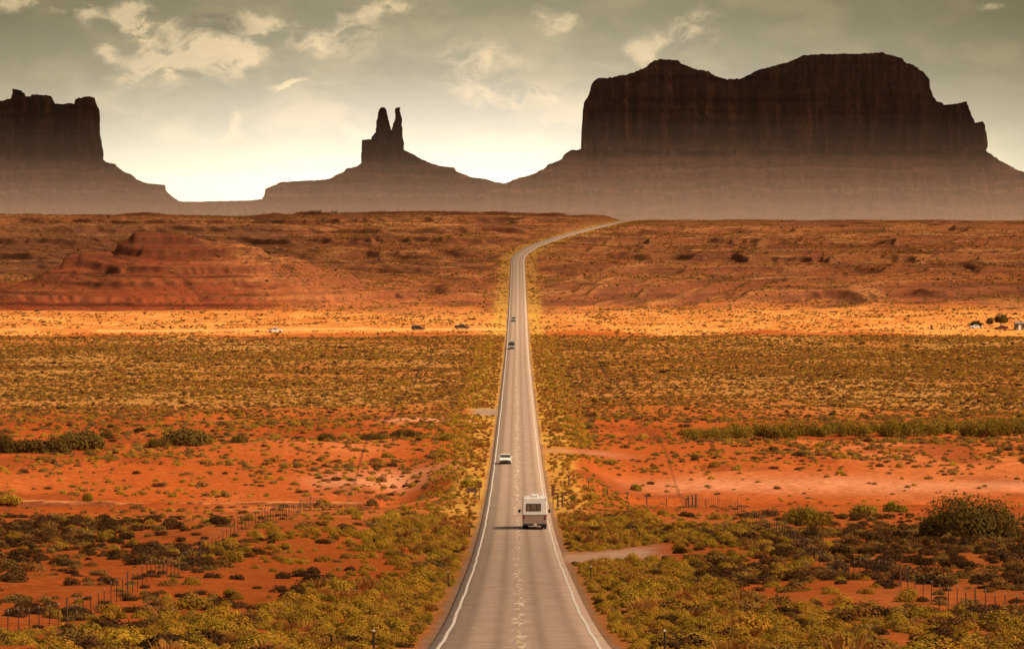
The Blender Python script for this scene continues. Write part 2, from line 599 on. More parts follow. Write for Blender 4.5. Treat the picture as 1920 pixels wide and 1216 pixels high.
def zones(X, d, z):
    """surface colours of the desert floor"""
    q = X - road_x(d)
    aq = np.abs(q)
    N = fbm(X / 30, d / 60, 101, 4)
    N2 = fbm(X / 90, d / 140, 103, 3)
    N3 = fbm(X / 6, d / 9, 105, 3)
    dn = d * (1 + 0.02 * N2 + 0.012 * N)
    c = np.tile(np.array([0.44, 0.10, 0.022]), (len(X), 1))
    c = lerp3(c, (0.60, 0.185, 0.06), ss(N, -0.1, 0.5))
    c = lerp3(c, (0.36, 0.075, 0.018), ss(-N2, 0.05, 0.5) * 0.7)
    # shrubland beyond the wash
    scrub = ss(dn, 735, 860) * (1 - ss(dn, 1325, 1365))
    c = lerp3(c, (0.48, 0.225, 0.062), scrub * (0.55 + 0.45 * ss(N, -0.3, 0.3)))
    c = lerp3(c, (0.33, 0.085, 0.02), (1 - ss(dn, 380, 470)) * (0.35 + 0.4 * ss(N + N3, -0.3, 0.5)))
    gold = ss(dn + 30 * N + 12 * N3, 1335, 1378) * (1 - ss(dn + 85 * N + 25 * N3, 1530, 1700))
    c = lerp3(c, (0.70, 0.32, 0.085), gold * (0.45 + 0.55 * ss(N3 + 0.7 * N, -0.5, 0.5)))  # golden dry grass; the sunlit band's brightness is also put into this colour
    slope = ss(dn + 40 * N, 1560, 1680)
    c = lerp3(c, (0.42, 0.13, 0.046), slope)
    g2 = slope * ss(N, 0.0, 0.5) * (1 - gauss(X, -180, 90) * (d < 1900)) * 0.75
    c = lerp3(c, (0.46, 0.215, 0.06), g2)
    lm = gauss(X, -175, 95) * ss(d, 1560, 1590) * (1 - ss(d, 1850, 1900))
    E1 = fbm(X / 26, d / 75, 131, 4)
    E2 = fbm(X / 9, d / 30, 133, 3)
    c = lerp3(c, (0.15, 0.058, 0.036), slope * ss(E1 + 0.35 * E2, 0.02, 0.42) * 0.85)
    c = lerp3(c, (0.52, 0.18, 0.055), slope * ss(-E1 + 0.5 * E2, 0.12, 0.5) * 0.75)
    c = lerp3(c, (0.72, 0.36, 0.12), slope * ss(-X, -10, 80) * gauss(d + 40 * N, 2760, 45) * 0.6)
    ctr = (z / 3.4 + 0.45 * N2 + 0.10 * E2) % 1.0
    c = lerp3(c, (0.74, 0.36, 0.14), slope * gauss(ctr, 0.58, 0.10) * ss(fbm(X / 60, d / 300, 141, 3), -0.25, 0.1) * 0.9)
    c = lerp3(c, (0.17, 0.06, 0.035), slope * gauss(ctr, 0.32, 0.17) * ss(fbm(X / 50, d / 300, 145, 3), -0.3, 0.1) * 0.85)
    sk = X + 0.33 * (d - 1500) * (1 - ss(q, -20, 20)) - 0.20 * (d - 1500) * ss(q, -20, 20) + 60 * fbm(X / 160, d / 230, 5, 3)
    gu = ridged(sk / 33, d / 260, 23, 3)  # gully relief put into the colour: scrubby hollows darkened, crests lightened
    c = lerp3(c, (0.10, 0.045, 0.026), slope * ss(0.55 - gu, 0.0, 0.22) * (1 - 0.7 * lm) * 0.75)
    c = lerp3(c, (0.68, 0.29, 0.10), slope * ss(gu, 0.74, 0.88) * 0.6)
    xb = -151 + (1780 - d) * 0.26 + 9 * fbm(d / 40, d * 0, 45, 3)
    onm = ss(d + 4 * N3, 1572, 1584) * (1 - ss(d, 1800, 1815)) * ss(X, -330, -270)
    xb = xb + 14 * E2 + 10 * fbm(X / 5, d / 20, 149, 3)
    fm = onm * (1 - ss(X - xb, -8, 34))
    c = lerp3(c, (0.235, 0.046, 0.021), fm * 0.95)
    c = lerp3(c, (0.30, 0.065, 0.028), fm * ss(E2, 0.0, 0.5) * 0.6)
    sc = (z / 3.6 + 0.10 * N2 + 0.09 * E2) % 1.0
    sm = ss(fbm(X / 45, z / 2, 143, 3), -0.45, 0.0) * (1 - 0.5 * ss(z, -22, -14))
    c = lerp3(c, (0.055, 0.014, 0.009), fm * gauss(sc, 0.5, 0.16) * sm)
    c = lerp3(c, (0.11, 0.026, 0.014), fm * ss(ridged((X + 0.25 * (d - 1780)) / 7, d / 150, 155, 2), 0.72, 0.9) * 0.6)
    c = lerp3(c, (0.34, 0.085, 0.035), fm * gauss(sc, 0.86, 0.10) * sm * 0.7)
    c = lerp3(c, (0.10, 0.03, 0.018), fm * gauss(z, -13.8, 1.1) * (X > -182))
    c = lerp3(c, (0.62, 0.20, 0.065), onm * ss(X - xb, 4, 16) * (1 - ss(X - xb, 40, 90)) * ss(E2, -0.3, 0.4) * 0.7)  # sunlit streak on the mound's right flank, painted as lighter orange
    back_ = slope * ss(-X, 95, 190) * ss(d, 1860, 1960) * (1 - ss(d, 2700, 2950))
    c = lerp3(c, (0.13, 0.065, 0.045), back_ * (0.45 + 0.4 * ss(E2, -.4, .4)))  # recess behind the mound: its grey-purple shade is put into the scrub colour
    top = ss(d, 2700, 3100)
    c = lerp3(c, (0.22, 0.085, 0.035), top * 0.55)
    # grassy verge
    vw_ = 3.0 + 2.2 * ss(N3, -0.6, 0.6) + ss(d, 300, 900) * 2.0
    R1 = fbm(X / 12, d / 20, 151, 4)
    sand = ss(dn, 420, 470) * (1 - ss(dn, 740, 800))
    c = lerp3(c, (0.27, 0.062, 0.018), sand * ss(R1, 0.0, 0.35) * 0.75)
    c = lerp3(c, (0.40, 0.105, 0.028), sand * ss(-R1, 0.0, 0.4) * 0.5)
    verge = (1 - ss(aq, 4.6 + vw_ * 0.5, 5.2 + vw_)) * (1 - 0.3 * ss(-N, 0, 0.5))
    c = lerp3(c, (0.60, 0.33, 0.07), verge * ss(d, 330, 460) * (0.75 + 0.25 * ss(N3, -.3, .3)))
    c = lerp3(c, (0.36, 0.17, 0.05), verge * (1 - ss(d, 330, 460)) * 0.7)
    gr = (1 - ss(aq + 0.3 * N3, 3.9, 4.5))
    c = lerp3(c, (0.26, 0.165, 0.11), gr * 0.9)
    # dirt tracks, pull-outs and bare pans
    def band(f, colr):
        nonlocal c
        c = lerp3(c, colr, np.clip(f, 0, 1))
    pink = (0.68, 0.29, 0.15)
    band(ss(q, 10, 26) * gauss(d + 0.02 * X + 10 * N2 + 5 * N, 578, 11) * (0.75 + .25 * N3), pink)
    band(ss(-q, 6, 9) * (1 - ss(-q + 9 * N, 24, 36)) * gauss(d + 10 * N, 588, 14) * (0.6 + 0.4 * N3), pink)
    band(ss(-q, 6, 9) * (1 - ss(-q + 6 * N, 20, 28)) * gauss(d + 8 * N, 742, 14) * ss(N3, -0.7, 0.1), pink)
    band((q > 4) * (q < 22) * gauss(d, 628, 7) * ss(22 - q, 0, 9) * 0.6, (0.50, 0.23, 0.13))
    po = gauss(d - 1.2 * (q - 4), 318, 11) * ss(q, 3.4, 4.4) * (1 - ss(q + 1.5 * N3, 9.5, 13.5))
    band(po * 1.4, (0.50, 0.30, 0.20))
    po2 = gauss(d, 790, 16) * (q < -3) * (1 - ss(-q, 7, 10))
    band(po2 * 1.3, (0.36, 0.25, 0.19))
    band((q < -3) * (X > -150) * gauss(d, 1405, 9) * 0.8, (0.86, 0.42, 0.14))
    band((q < -4) * gauss(d + 10 * N2, 470, 12) * 0.5, (0.27, 0.05, 0.014))
    zn = np.stack([scrub + 0.3 * (d < 430), slope, gold], 1)
    return c, np.clip(zn, 0, 1)


def build_ground():
    rows = [np.array([-16000, -9000, -5000, -2500, -1200, -600, -300, -120, -40, 0, 30, 60, 85, 105, 120, 130.])]
    r = [140.0]
    while r[-1] < 3460:
        d = r[-1]
        if d < 700:
            s = 0.5 + d * 0.0017
        elif d < 1500:
            s = 2.6
        else:
            s = 1.75
        r.append(d + s)
    rows.append(np.array(r))
    rows.append(np.array([3480, 3510, 3560, 3640, 3740, 3860, 4000, 4200, 4500, 5000, 6000, 7500, 9500, 12000, 15500.]))
    D = np.concatenate(rows)
    nc = 620
    core = np.linspace(-1, 1, nc)
    e = np.geomspace(0.03, 1, 26)
    hw = 0.148 * np.maximum(D, 120) + 10
    outer = e[None, :] * (15500 - hw[:, None])
    X = np.concatenate([-(hw[:, None] + outer)[:, ::-1], core[None, :] * hw[:, None], hw[:, None] + outer], 1)
    nr, ncol = X.shape
    DD = np.repeat(D[:, None], ncol, 1)
    x, d = X.ravel(), DD.ravel()
    z = height(x, d)
    V = np.stack([x, d, z], 1)
    i = np.arange((nr - 1) * ncol).reshape(nr - 1, ncol)[:, :-1].ravel()
    Fc = np.stack([i, i + 1, i + 1 + ncol, i + ncol], 1)
    o = mesh_obj('ground', V, Fc, ground_material(), smooth=True)
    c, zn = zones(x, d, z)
    Z = z.reshape(nr, ncol)
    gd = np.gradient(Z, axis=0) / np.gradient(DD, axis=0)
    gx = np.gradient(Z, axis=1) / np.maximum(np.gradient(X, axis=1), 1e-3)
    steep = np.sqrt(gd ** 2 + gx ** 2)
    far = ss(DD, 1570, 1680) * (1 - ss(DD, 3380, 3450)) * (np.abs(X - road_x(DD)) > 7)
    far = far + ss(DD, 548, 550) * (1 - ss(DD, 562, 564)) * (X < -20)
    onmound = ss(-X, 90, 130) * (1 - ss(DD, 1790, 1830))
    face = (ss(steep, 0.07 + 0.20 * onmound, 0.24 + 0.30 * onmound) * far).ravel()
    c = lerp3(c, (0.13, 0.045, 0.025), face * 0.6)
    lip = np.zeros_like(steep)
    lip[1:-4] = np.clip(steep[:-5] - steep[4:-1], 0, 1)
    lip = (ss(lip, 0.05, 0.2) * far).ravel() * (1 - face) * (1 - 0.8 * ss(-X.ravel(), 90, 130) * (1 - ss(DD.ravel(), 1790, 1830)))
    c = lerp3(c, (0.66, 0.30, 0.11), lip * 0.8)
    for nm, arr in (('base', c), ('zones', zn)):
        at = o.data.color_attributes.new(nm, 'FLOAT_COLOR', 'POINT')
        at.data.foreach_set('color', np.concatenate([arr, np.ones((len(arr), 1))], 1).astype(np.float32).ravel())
    tag(o, 'red desert floor with scrub rising to a stepped slope', 'ground', kind='structure')


build_ground()


# ------------------------------------------------------------------ road
def road_material():
    m = bpy.data.materials.new('old_asphalt')
    m.use_nodes = True
    n = NT(m.node_tree)
    uv = n.node('ShaderNodeUVMap', uv_map='uv').outputs[0]
    pos = n.node('ShaderNodeNewGeometry').outputs['Position']
    sp = n.node('ShaderNodeSeparateXYZ', ins={0: uv})
    u, w = sp.outputs[0], sp.outputs[1]       # metres across from the crown, metres along
    f = n.noise(pos, 0.55, 6, 0.65)
    fine = n.noise(pos, 9.0, 3, 0.6)
    c = n.mix(smooth01(n, f, 0.3, 0.7), (0.36, 0.25, 0.187, 1), (0.46, 0.33, 0.25, 1))
    au = n.math('ABSOLUTE', u)
    # polished wheel tracks
    t1 = n.math('POWER', 2.718, n.math('MULTIPLY', n.math('POWER', n.math('DIVIDE', n.math('SUBTRACT', au, 0.95), 0.28), 2.0), -1.0))
    t2 = n.math('POWER', 2.718, n.math('MULTIPLY', n.math('POWER', n.math('DIVIDE', n.math('SUBTRACT', au, 2.45), 0.33), 2.0), -1.0))
    streak = n.noise(n.mapping(uv, (0.9, 0.012, 1)), 2.0, 4, 0.6)
    tr = n.math('MULTIPLY', n.math('MAXIMUM', t1, t2), n.math('MULTIPLY_ADD', streak, 0.8, 0.2))
    c = n.mix(n.math('MULTIPLY', tr, 0.75), c, (0.195, 0.125, 0.088, 1))
    # sealed cross cracks
    cr = n.noise(n.mapping(uv, (0.10, 1.5, 1)), 1.0, 4, 0.6)
    c = n.mix(n.math('MULTIPLY', smooth01(n, cr, 0.60, 0.70), 0.40), c, (0.60, 0.45, 0.36, 1))
    c = n.mix(n.math('MULTIPLY', smooth01(n, cr, 0.36, 0.28), 0.30), c, (0.17, 0.12, 0.09, 1))
    # pale worn joint and spalls along the crown
    ridge = n.math('POWER', 2.718, n.math('MULTIPLY', n.math('POWER', n.math('DIVIDE', n.math('ADD', u, n.math('MULTIPLY_ADD', n.noise(n.mapping(uv, (0.0, 0.35, 1)), 1.0, 3), 0.5, -0.25)), 0.30), 2.0), -1.0))
    sn = n.noise(n.mapping(uv, (1.6, 0.16, 1), (3, 0, 0)), 1.0, 6, 0.8)
    c = n.mix(n.math('MULTIPLY', n.math('MULTIPLY', ridge, smooth01(n, sn, 0.52, 0.58)), 0.9), c, (0.86, 0.71, 0.56, 1))
    spall = smooth01(n, n.noise(n.mapping(uv, (1.1, 0.35, 1), (9, 0, 0)), 1.0, 5, 0.7), 0.66, 0.71)
    c = n.mix(n.math('MULTIPLY', spall, 0.8), c, (0.80, 0.66, 0.52, 1))
    c = n.mix(n.math('MULTIPLY', smooth01(n, fine, 0.45, 0.7), 0.12), c, (0.5, 0.4, 0.3, 1))
    p = n.node('ShaderNodeBsdfPrincipled', ins={'Base Color': c, 'Roughness': 0.82, 'Specular IOR Level': 0.12})
    bp = n.node('ShaderNodeBump', ins={'Height': n.math('MULTIPLY_ADD', fine, 0.3, f), 'Strength': 0.25, 'Distance': 0.05})
    n.put(p, 'Normal', bp.outputs[0])
    n.node('ShaderNodeOutputMaterial', ins={'Surface': p.outputs[0]})
    return m


def paint_material(name, c, wear):
    m = bpy.data.materials.new(name)
    m.use_nodes = True
    n = NT(m.node_tree)
    pos = n.node('ShaderNodeNewGeometry').outputs['Position']
    f = n.noise(pos, 2.5, 6, 0.7)
    cc = n.mix(smooth01(n, f, wear, wear + 0.12), c + (1,), (0.42, 0.30, 0.22, 1))
    p = n.node('ShaderNodeBsdfPrincipled', ins={'Base Color': cc, 'Roughness': 0.7})
    n.node('ShaderNodeOutputMaterial', ins={'Surface': p.outputs[0]})
    return m


RD = np.concatenate([np.arange(-300, 140, 8.0), np.arange(140, 3650, 4.0)])


def strip(name, offs, dz, mat, ds=RD, wob=0.0, th=0.12):
    """ribbon along the road between lateral offsets; a closed slab with a real edge"""
    xr = road_x(ds)
    zr = road_z(ds)
    tx = np.gradient(xr, ds)
    nx = 1 / np.sqrt(1 + tx ** 2)
    ny = -tx * nx
    k = len(offs)
    V = []
    UV = []
    for j, of in enumerate(offs):
        wv = wob * fbm(ds / 9.0, ds * 0 + j * 0, 200, 3) if wob else 0
        o_ = of + wv
        crown = -0.02 * np.abs(o_)
        V.append(np.stack([xr + nx * o_, ds + ny * o_, zr + dz + crown], 1))
        UV.append(np.stack([np.full_like(ds, of), ds], 1))
    if th:
        # kerb-like broken edges of the slab
        V.insert(0, V[0] + np.array([-0.05, 0, -th]))
        V.append(V[-1] + np.array([0.05, 0, -th]))
        UV.insert(0, UV[0])
        UV.append(UV[-1])
        k += 2
    V = np.stack(V, 1)
    UV = np.stack(UV, 1)
    nr = len(ds)
    i = (np.arange(nr - 1)[:, None] * k + np.arange(k - 1)[None, :]).ravel()
    Fc = np.stack([i, i + 1, i + 1 + k, i + k], 1)
    o = mesh_obj(name, V.reshape(-1, 3), Fc, mat)
    uvl = o.data.uv_layers.new(name='uv')
    uvl.data.foreach_set('uv', UV.reshape(-1, 2)[Fc.ravel()].astype(np.float32).ravel())
    return o


road = strip('road', [-3.72, -2.0, 0, 2.0, 3.72], 0.0, road_material())
tag(road, 'worn two lane asphalt road running straight to the slope', 'road', kind='structure')
white_line = paint_material('worn_white_paint', (0.74, 0.65, 0.57), 0.54)
yellow_line = paint_material('worn_yellow_paint', (0.70, 0.46, 0.20), 0.50)
for sgn in (-1, 1):
    l = strip('edge_line', [3.3 * sgn - 0.075, 3.3 * sgn + 0.075], 0.012, white_line, wob=0.07, th=0)
    tag(l, 'solid white edge line along the %s side of the road' % ('left' if sgn < 0 else 'right'), 'road marking', kind='structure')
# broken centre line, mostly worn away: one marking in pieces
mv, mf = [], []
for s0 in np.arange(150, 2150, 12.2):
    ds = np.linspace(s0, s0 + 3.2, 4)
    b = len(mv)
    for dd_ in ds:
        for o_ in (-0.06, 0.06):
            mv.append((float(road_x(dd_)) + o_, dd_, float(road_z(dd_)) + 0.012 - 0.0012))
    for k_ in range(3):
        mf.append((b + 2 * k_, b + 2 * k_ + 1, b + 2 * k_ + 3, b + 2 * k_ + 2))
tag(mesh_obj('centre_line', mv, mf, yellow_line), 'worn broken yellow line down the middle of the road', 'road marking', kind='structure')


# ------------------------------------------------------------------ buttes
def rock_material(name, tint=1.0):
    m = bpy.data.materials.new(name)
    m.use_nodes = True
    n = NT(m.node_tree)
    pos = n.node('ShaderNodeNewGeometry').outputs['Position']
    tal = n.node('ShaderNodeSeparateColor', ins={0: n.node('ShaderNodeAttribute', attribute_name='talus').outputs['Color']}).outputs[0]
    vst = n.noise(n.mapping(pos, (0.05, 0.05, 0.006)), 1.0, 6, 0.65)
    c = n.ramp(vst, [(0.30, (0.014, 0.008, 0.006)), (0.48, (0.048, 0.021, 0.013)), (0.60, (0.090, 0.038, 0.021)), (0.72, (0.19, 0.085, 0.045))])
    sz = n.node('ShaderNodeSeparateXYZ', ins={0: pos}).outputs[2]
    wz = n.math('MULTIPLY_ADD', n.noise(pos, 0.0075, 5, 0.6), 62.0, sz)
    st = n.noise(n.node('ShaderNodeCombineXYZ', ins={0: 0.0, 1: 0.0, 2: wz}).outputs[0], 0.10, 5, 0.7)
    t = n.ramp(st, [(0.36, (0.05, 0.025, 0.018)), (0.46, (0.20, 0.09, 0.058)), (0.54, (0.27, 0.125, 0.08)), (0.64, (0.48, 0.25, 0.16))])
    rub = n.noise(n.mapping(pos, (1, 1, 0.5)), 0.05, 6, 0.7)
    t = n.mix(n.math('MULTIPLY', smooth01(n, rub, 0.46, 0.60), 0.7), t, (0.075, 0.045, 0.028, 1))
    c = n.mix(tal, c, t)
    bp = n.node('ShaderNodeBump', ins={'Height': n.math('MULTIPLY_ADD', rub, 2.0, vst), 'Strength': 0.8, 'Distance': 6.0})
    d = n.node('ShaderNodeBsdfDiffuse', ins={'Color': c, 'Roughness': 0.9, 'Normal': bp.outputs[0]})
    n.node('ShaderNodeOutputMaterial', ins={'Surface': d.outputs[0]})
    return m


ROCK = rock_material('sandstone')


def butte(name, label, D, outline, foot_px, top_depth, flute, seed, dxp=1.0, slope_len=430, jag=4.0):
    """outline: pixels of the skyline; D: distance of the cliff front; foot_px: y of the cliff foot"""
    k = F / (D + 26 + top_depth / 2)
    P = np.array(outline, float)
    x0, x1 = P[0, 0], P[-1, 0]
    xs = np.arange(x0, x1, dxp)
    Xc = (xs - 960) / k
    crest = (400 - np.interp(xs, P[:, 0], P[:, 1])) / k
    crest = crest + np.where(crest > (400 - foot_px) / k, 2.2, 1.4) * fbm(xs / 4, xs * 0, seed, 4) + 0.9 * fbm(xs / 1.3, xs * 0, seed + 40, 2)
    zf = (400 - foot_px) / k
    zb = -90.0
    # master section: (t = metres behind the cliff foot, z fraction markers)
    secs = []
    for u in np.linspace(0, 1, 110):          # talus, concave, rising to the cliff foot
        secs.append(('t', -slope_len * (1 - u), zb + (zf - zb) * (0.45 * u + 0.55 * u ** 2.2)))
    zt = crest.max() + 1
    for u in np.linspace(0, 1, 80)[1:]:       # cliff
        secs.append(('c', 26 * u, zf + (zt - zf) * u))
    for u in np.linspace(0, 1, 10)[1:]:
        secs.append(('p', 26 + top_depth * u, zt))
    for u in np.linspace(0, 1, 24)[1:]:
        secs.append(('b', 26 + top_depth + 26 * u, zt + (zf - zt) * u))
    for u in np.linspace(0, 1, 24)[1:]:
        secs.append(('b', 52 + top_depth + slope_len * u, zf + (zb - zf) * (1.5 * u - 0.5 * u * u)))
    nr = len(secs)
    V = np.zeros((nr, len(xs), 3))
    T = np.zeros((nr, len(xs)))
    for i, (ty, t, z) in enumerate(secs):
        zz = np.full_like(Xc, z)
        if ty == 't':
            # benches in the talus and ribs running down it
            u = (z - zb) / (zf - zb)
            rib = (ridged(Xc / 70, Xc * 0 + u * 1.2, seed + 3, 4) - 0.5) * 85 * math.sin(math.pi * min(1, u * 1.05)) ** 0.7
            yy = t + rib
            st = terr(zz, 27.0, 0.55 * fbm(Xc / 170, zz / 200, seed + 9, 4) + 0.3, 0.13)
            zz = zz * 0.45 + st * 0.55
        elif ty == 'c':
            u = (z - zf) / (zt - zf)
            fl = (ridged(Xc / 62, Xc * 0 + u * 0.5, seed + 5, 3) - 0.5) * flute + (ridged(Xc / 17, Xc * 0 + u * 0.9, seed + 6, 2) - 0.5) * flute * 0.35
            big = 45 * fbm(Xc / 260, Xc * 0 + 3, seed + 8, 2) * min(1.0, flute / 20)
            led = 7 * (fbm(Xc * 0 + u * 14, Xc / 400, seed + 12, 2))
            yy = t - fl + big * ss(np.full_like(Xc, u), 0, 0.12) + led
            T[i] = 0
        else:
            yy = np.full_like(Xc, t) + 8 * fbm(Xc / 50, Xc * 0 + i, seed + 7, 2)
        if ty == 't':
            T[i] = 1
        if ty == 'b' and z < zf:
            T[i] = 1
        # below the skyline of each column
        over = zz > crest
        zz = np.minimum(zz, crest)
        V[i, :, 0] = Xc * (D + yy * 0) / D
        V[i, :, 1] = D + yy
        V[i, :, 2] = zz
    zq = np.floor(V[:, :, 2] / 7.0) * 7.0
    V[:, :, 0] += jag * (fbm(zq / 11.0, V[:, :, 0] / 60, seed + 50, 3) * 1.3 + fbm(V[:, :, 2] / 30.0, V[:, :, 0] / 90, seed + 51, 2))
    nc = len(xs)
    # keep perspective: the outline was measured at distance D, cliffs lie within a few dozen metres of it
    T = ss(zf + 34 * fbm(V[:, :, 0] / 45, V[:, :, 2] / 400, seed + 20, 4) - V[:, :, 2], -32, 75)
    i = (np.arange(nr - 1)[:, None] * nc + np.arange(nc - 1)[None, :]).ravel()
    Fc = np.stack([i, i + 1, i + 1 + nc, i + nc], 1)
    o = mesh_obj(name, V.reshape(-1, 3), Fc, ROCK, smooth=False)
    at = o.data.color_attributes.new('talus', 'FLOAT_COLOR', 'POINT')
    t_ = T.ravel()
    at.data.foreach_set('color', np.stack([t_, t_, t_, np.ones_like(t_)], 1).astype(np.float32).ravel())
    tag(o, label, 'butte' if name == 'butte' else 'mesa', kind='structure')
    return o


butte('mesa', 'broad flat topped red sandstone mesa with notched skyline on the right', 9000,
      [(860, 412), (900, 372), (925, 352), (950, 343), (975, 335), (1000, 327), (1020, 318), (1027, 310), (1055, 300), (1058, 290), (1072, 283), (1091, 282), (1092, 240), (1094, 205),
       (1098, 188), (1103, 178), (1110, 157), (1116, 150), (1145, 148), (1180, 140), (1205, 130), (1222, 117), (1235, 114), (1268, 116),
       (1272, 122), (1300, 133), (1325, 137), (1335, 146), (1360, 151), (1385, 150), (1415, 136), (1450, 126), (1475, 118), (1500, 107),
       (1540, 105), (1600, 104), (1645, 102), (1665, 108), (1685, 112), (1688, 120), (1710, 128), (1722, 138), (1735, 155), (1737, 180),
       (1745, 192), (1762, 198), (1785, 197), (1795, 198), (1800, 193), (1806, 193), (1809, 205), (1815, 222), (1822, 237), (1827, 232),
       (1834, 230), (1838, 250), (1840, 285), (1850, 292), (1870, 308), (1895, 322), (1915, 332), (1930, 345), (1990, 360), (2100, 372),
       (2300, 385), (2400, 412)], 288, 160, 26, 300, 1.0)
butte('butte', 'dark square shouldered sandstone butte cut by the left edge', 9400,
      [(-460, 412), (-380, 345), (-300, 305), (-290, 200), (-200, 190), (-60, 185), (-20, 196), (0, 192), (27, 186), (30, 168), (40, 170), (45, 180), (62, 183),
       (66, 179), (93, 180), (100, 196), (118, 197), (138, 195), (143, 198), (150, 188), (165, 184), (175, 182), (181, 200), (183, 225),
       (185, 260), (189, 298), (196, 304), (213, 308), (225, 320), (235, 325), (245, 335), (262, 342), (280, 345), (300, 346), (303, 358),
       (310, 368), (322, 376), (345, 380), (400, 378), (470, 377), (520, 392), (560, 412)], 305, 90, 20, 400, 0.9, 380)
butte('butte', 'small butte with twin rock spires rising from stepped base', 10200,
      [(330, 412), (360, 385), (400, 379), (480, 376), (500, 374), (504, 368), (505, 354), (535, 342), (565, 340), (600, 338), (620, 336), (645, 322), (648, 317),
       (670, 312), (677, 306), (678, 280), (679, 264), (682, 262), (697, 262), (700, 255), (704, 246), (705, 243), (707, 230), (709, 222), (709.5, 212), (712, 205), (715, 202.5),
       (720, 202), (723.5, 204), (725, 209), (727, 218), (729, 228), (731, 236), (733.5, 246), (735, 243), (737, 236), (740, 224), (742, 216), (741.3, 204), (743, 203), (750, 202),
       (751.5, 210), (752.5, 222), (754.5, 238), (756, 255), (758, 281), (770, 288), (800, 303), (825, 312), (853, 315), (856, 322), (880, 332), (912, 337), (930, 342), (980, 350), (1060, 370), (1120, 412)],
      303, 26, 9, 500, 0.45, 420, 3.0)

# dust before the buttes, wedge-shaped so its haze thins up their faces
dust = bpy.data.materials.new('dust_volume')
dust.use_nodes = True
n = NT(dust.node_tree)
pv = n.node('ShaderNodeVolumePrincipled', ins={'Color': (0.99, 0.70, 0.57, 1), 'Density': 3.2e-4, 'Anisotropy': 0.0})
n.node('ShaderNodeOutputMaterial', ins={'Volume': pv.outputs[0]})
MB_ = MB()
MB_.prism([(4450, -82), (8550, -82), (8550, 225), (8200, 125), (7600, 64), (6800, 24), (5600, -12), (4450, -48)], -9000, 9000)
tag(MB_.build('dust', dust), 'pinkish dust hanging low before the buttes', 'dust', kind='stuff')

# unseen cloud decks added overhead to shade chosen parts of the valley
cm = bpy.data.materials.new('shade_cloud_layer')
cm.use_nodes = True
n = NT(cm.node_tree)
pos = n.node('ShaderNodeNewGeometry').outputs['Position']
op = n.node('ShaderNodeAttribute', attribute_name='cover').outputs['Fac']
fz = n.math('MULTIPLY', op, smooth01(n, n.noise(n.mapping(pos, (0.0016, 0.0016, 0.0016)), 1.0, 4, 0.55), 0.25, 0.55), clamp=True)
tr_ = n.node('ShaderNodeBsdfTransparent')
df = n.node('ShaderNodeBsdfDiffuse', ins={'Color': (0.85, 0.82, 0.76, 1)})
tl = n.node('ShaderNodeBsdfTranslucent', ins={'Color': (0.85, 0.82, 0.76, 1)})
md_ = n.node('ShaderNodeMixShader', ins={0: 0.5, 1: df.outputs[0], 2: tl.outputs[0]})
mx_ = n.node('ShaderNodeMixShader', ins={0: fz, 1: tr_.outputs[0], 2: md_.outputs[0]})
n.node('ShaderNodeOutputMaterial', ins={'Surface': mx_.outputs[0]})


def shade_cloud_deck(label, gx0, gx1, gy0, gy1, alt, cover, edge=120, base=0.0):
    """lumpy closed slab of cloud whose shade falls on the ground rectangle gx0..gx1, gy0..gy1"""
    ox, oy = sdir.x / sdir.z * (alt - base), sdir.y / sdir.z * (alt - base)
    nx_, ny_ = 90, 60
    gx, gy = np.meshgrid(np.linspace(gx0, gx1, nx_), np.linspace(gy0, gy1, ny_))
    e = ss(np.minimum(gx - gx0, gx1 - gx), 0, edge) * ss(np.minimum(gy - gy0, gy1 - gy), 0, edge)
    lump = fbm(gx / 500, gy / 500, 900, 4)
    top = alt + 40 + 70 * e * (1 + lump)
    bot = alt - 10 * e * (1 + lump)
    V = np.concatenate([np.stack([gx + ox, gy + oy, top], 2).reshape(-1, 3), np.stack([gx + ox, gy + oy, bot], 2).reshape(-1, 3)])
    i = (np.arange(ny_ - 1)[:, None] * nx_ + np.arange(nx_ - 1)[None, :]).ravel()
    A = np.stack([i, i + 1, i + 1 + nx_, i + nx_], 1)
    off = nx_ * ny_
    rim = list(range(nx_)) + [k * nx_ + nx_ - 1 for k in range(1, ny_)] + [(ny_ - 1) * nx_ + k for k in range(nx_ - 2, -1, -1)] + [k * nx_ for k in range(ny_ - 2, 0, -1)]
    rim = np.array(rim)
    r2 = np.roll(rim, -1)
    Fc = np.concatenate([A, A[:, ::-1] + off, np.stack([rim, rim + off, r2 + off, r2], 1)])
    o = mesh_obj('shade_clouds', V, Fc, cm, smooth=True)
    at = o.data.attributes.new('cover', 'FLOAT', 'POINT')
    cv = np.clip(e * cover * (1 + 0.25 * lump), 0, 1).ravel()
    at.data.foreach_set('value', np.concatenate([cv, cv]).astype(np.float32))
    tag(o, label, 'cloud', kind='structure')


shade_cloud_deck('unseen high cloud bank added to shade the buttes', -5200, 4600, 8250, 15000, 2600, 1.05, 620, 150)
shade_cloud_deck('unseen thin high cloud added to shade the far slope', -900, 900, 1545, 4300, 1700, 0.34, 260, -20)
shade_cloud_deck('unseen thin high cloud added to shade the near scrub', -500, 500, -600, 480, 1500, 0.50, 240, -25)
shade_cloud_deck('unseen thin high cloud added to shade the far left plain', -900, -35, 250, 1330, 1580, 0.22, 130, -38)
shade_cloud_deck('unseen thin high cloud added to shade the far right plain', 40, 900, 250, 1330, 1640, 0.22, 130, -38)

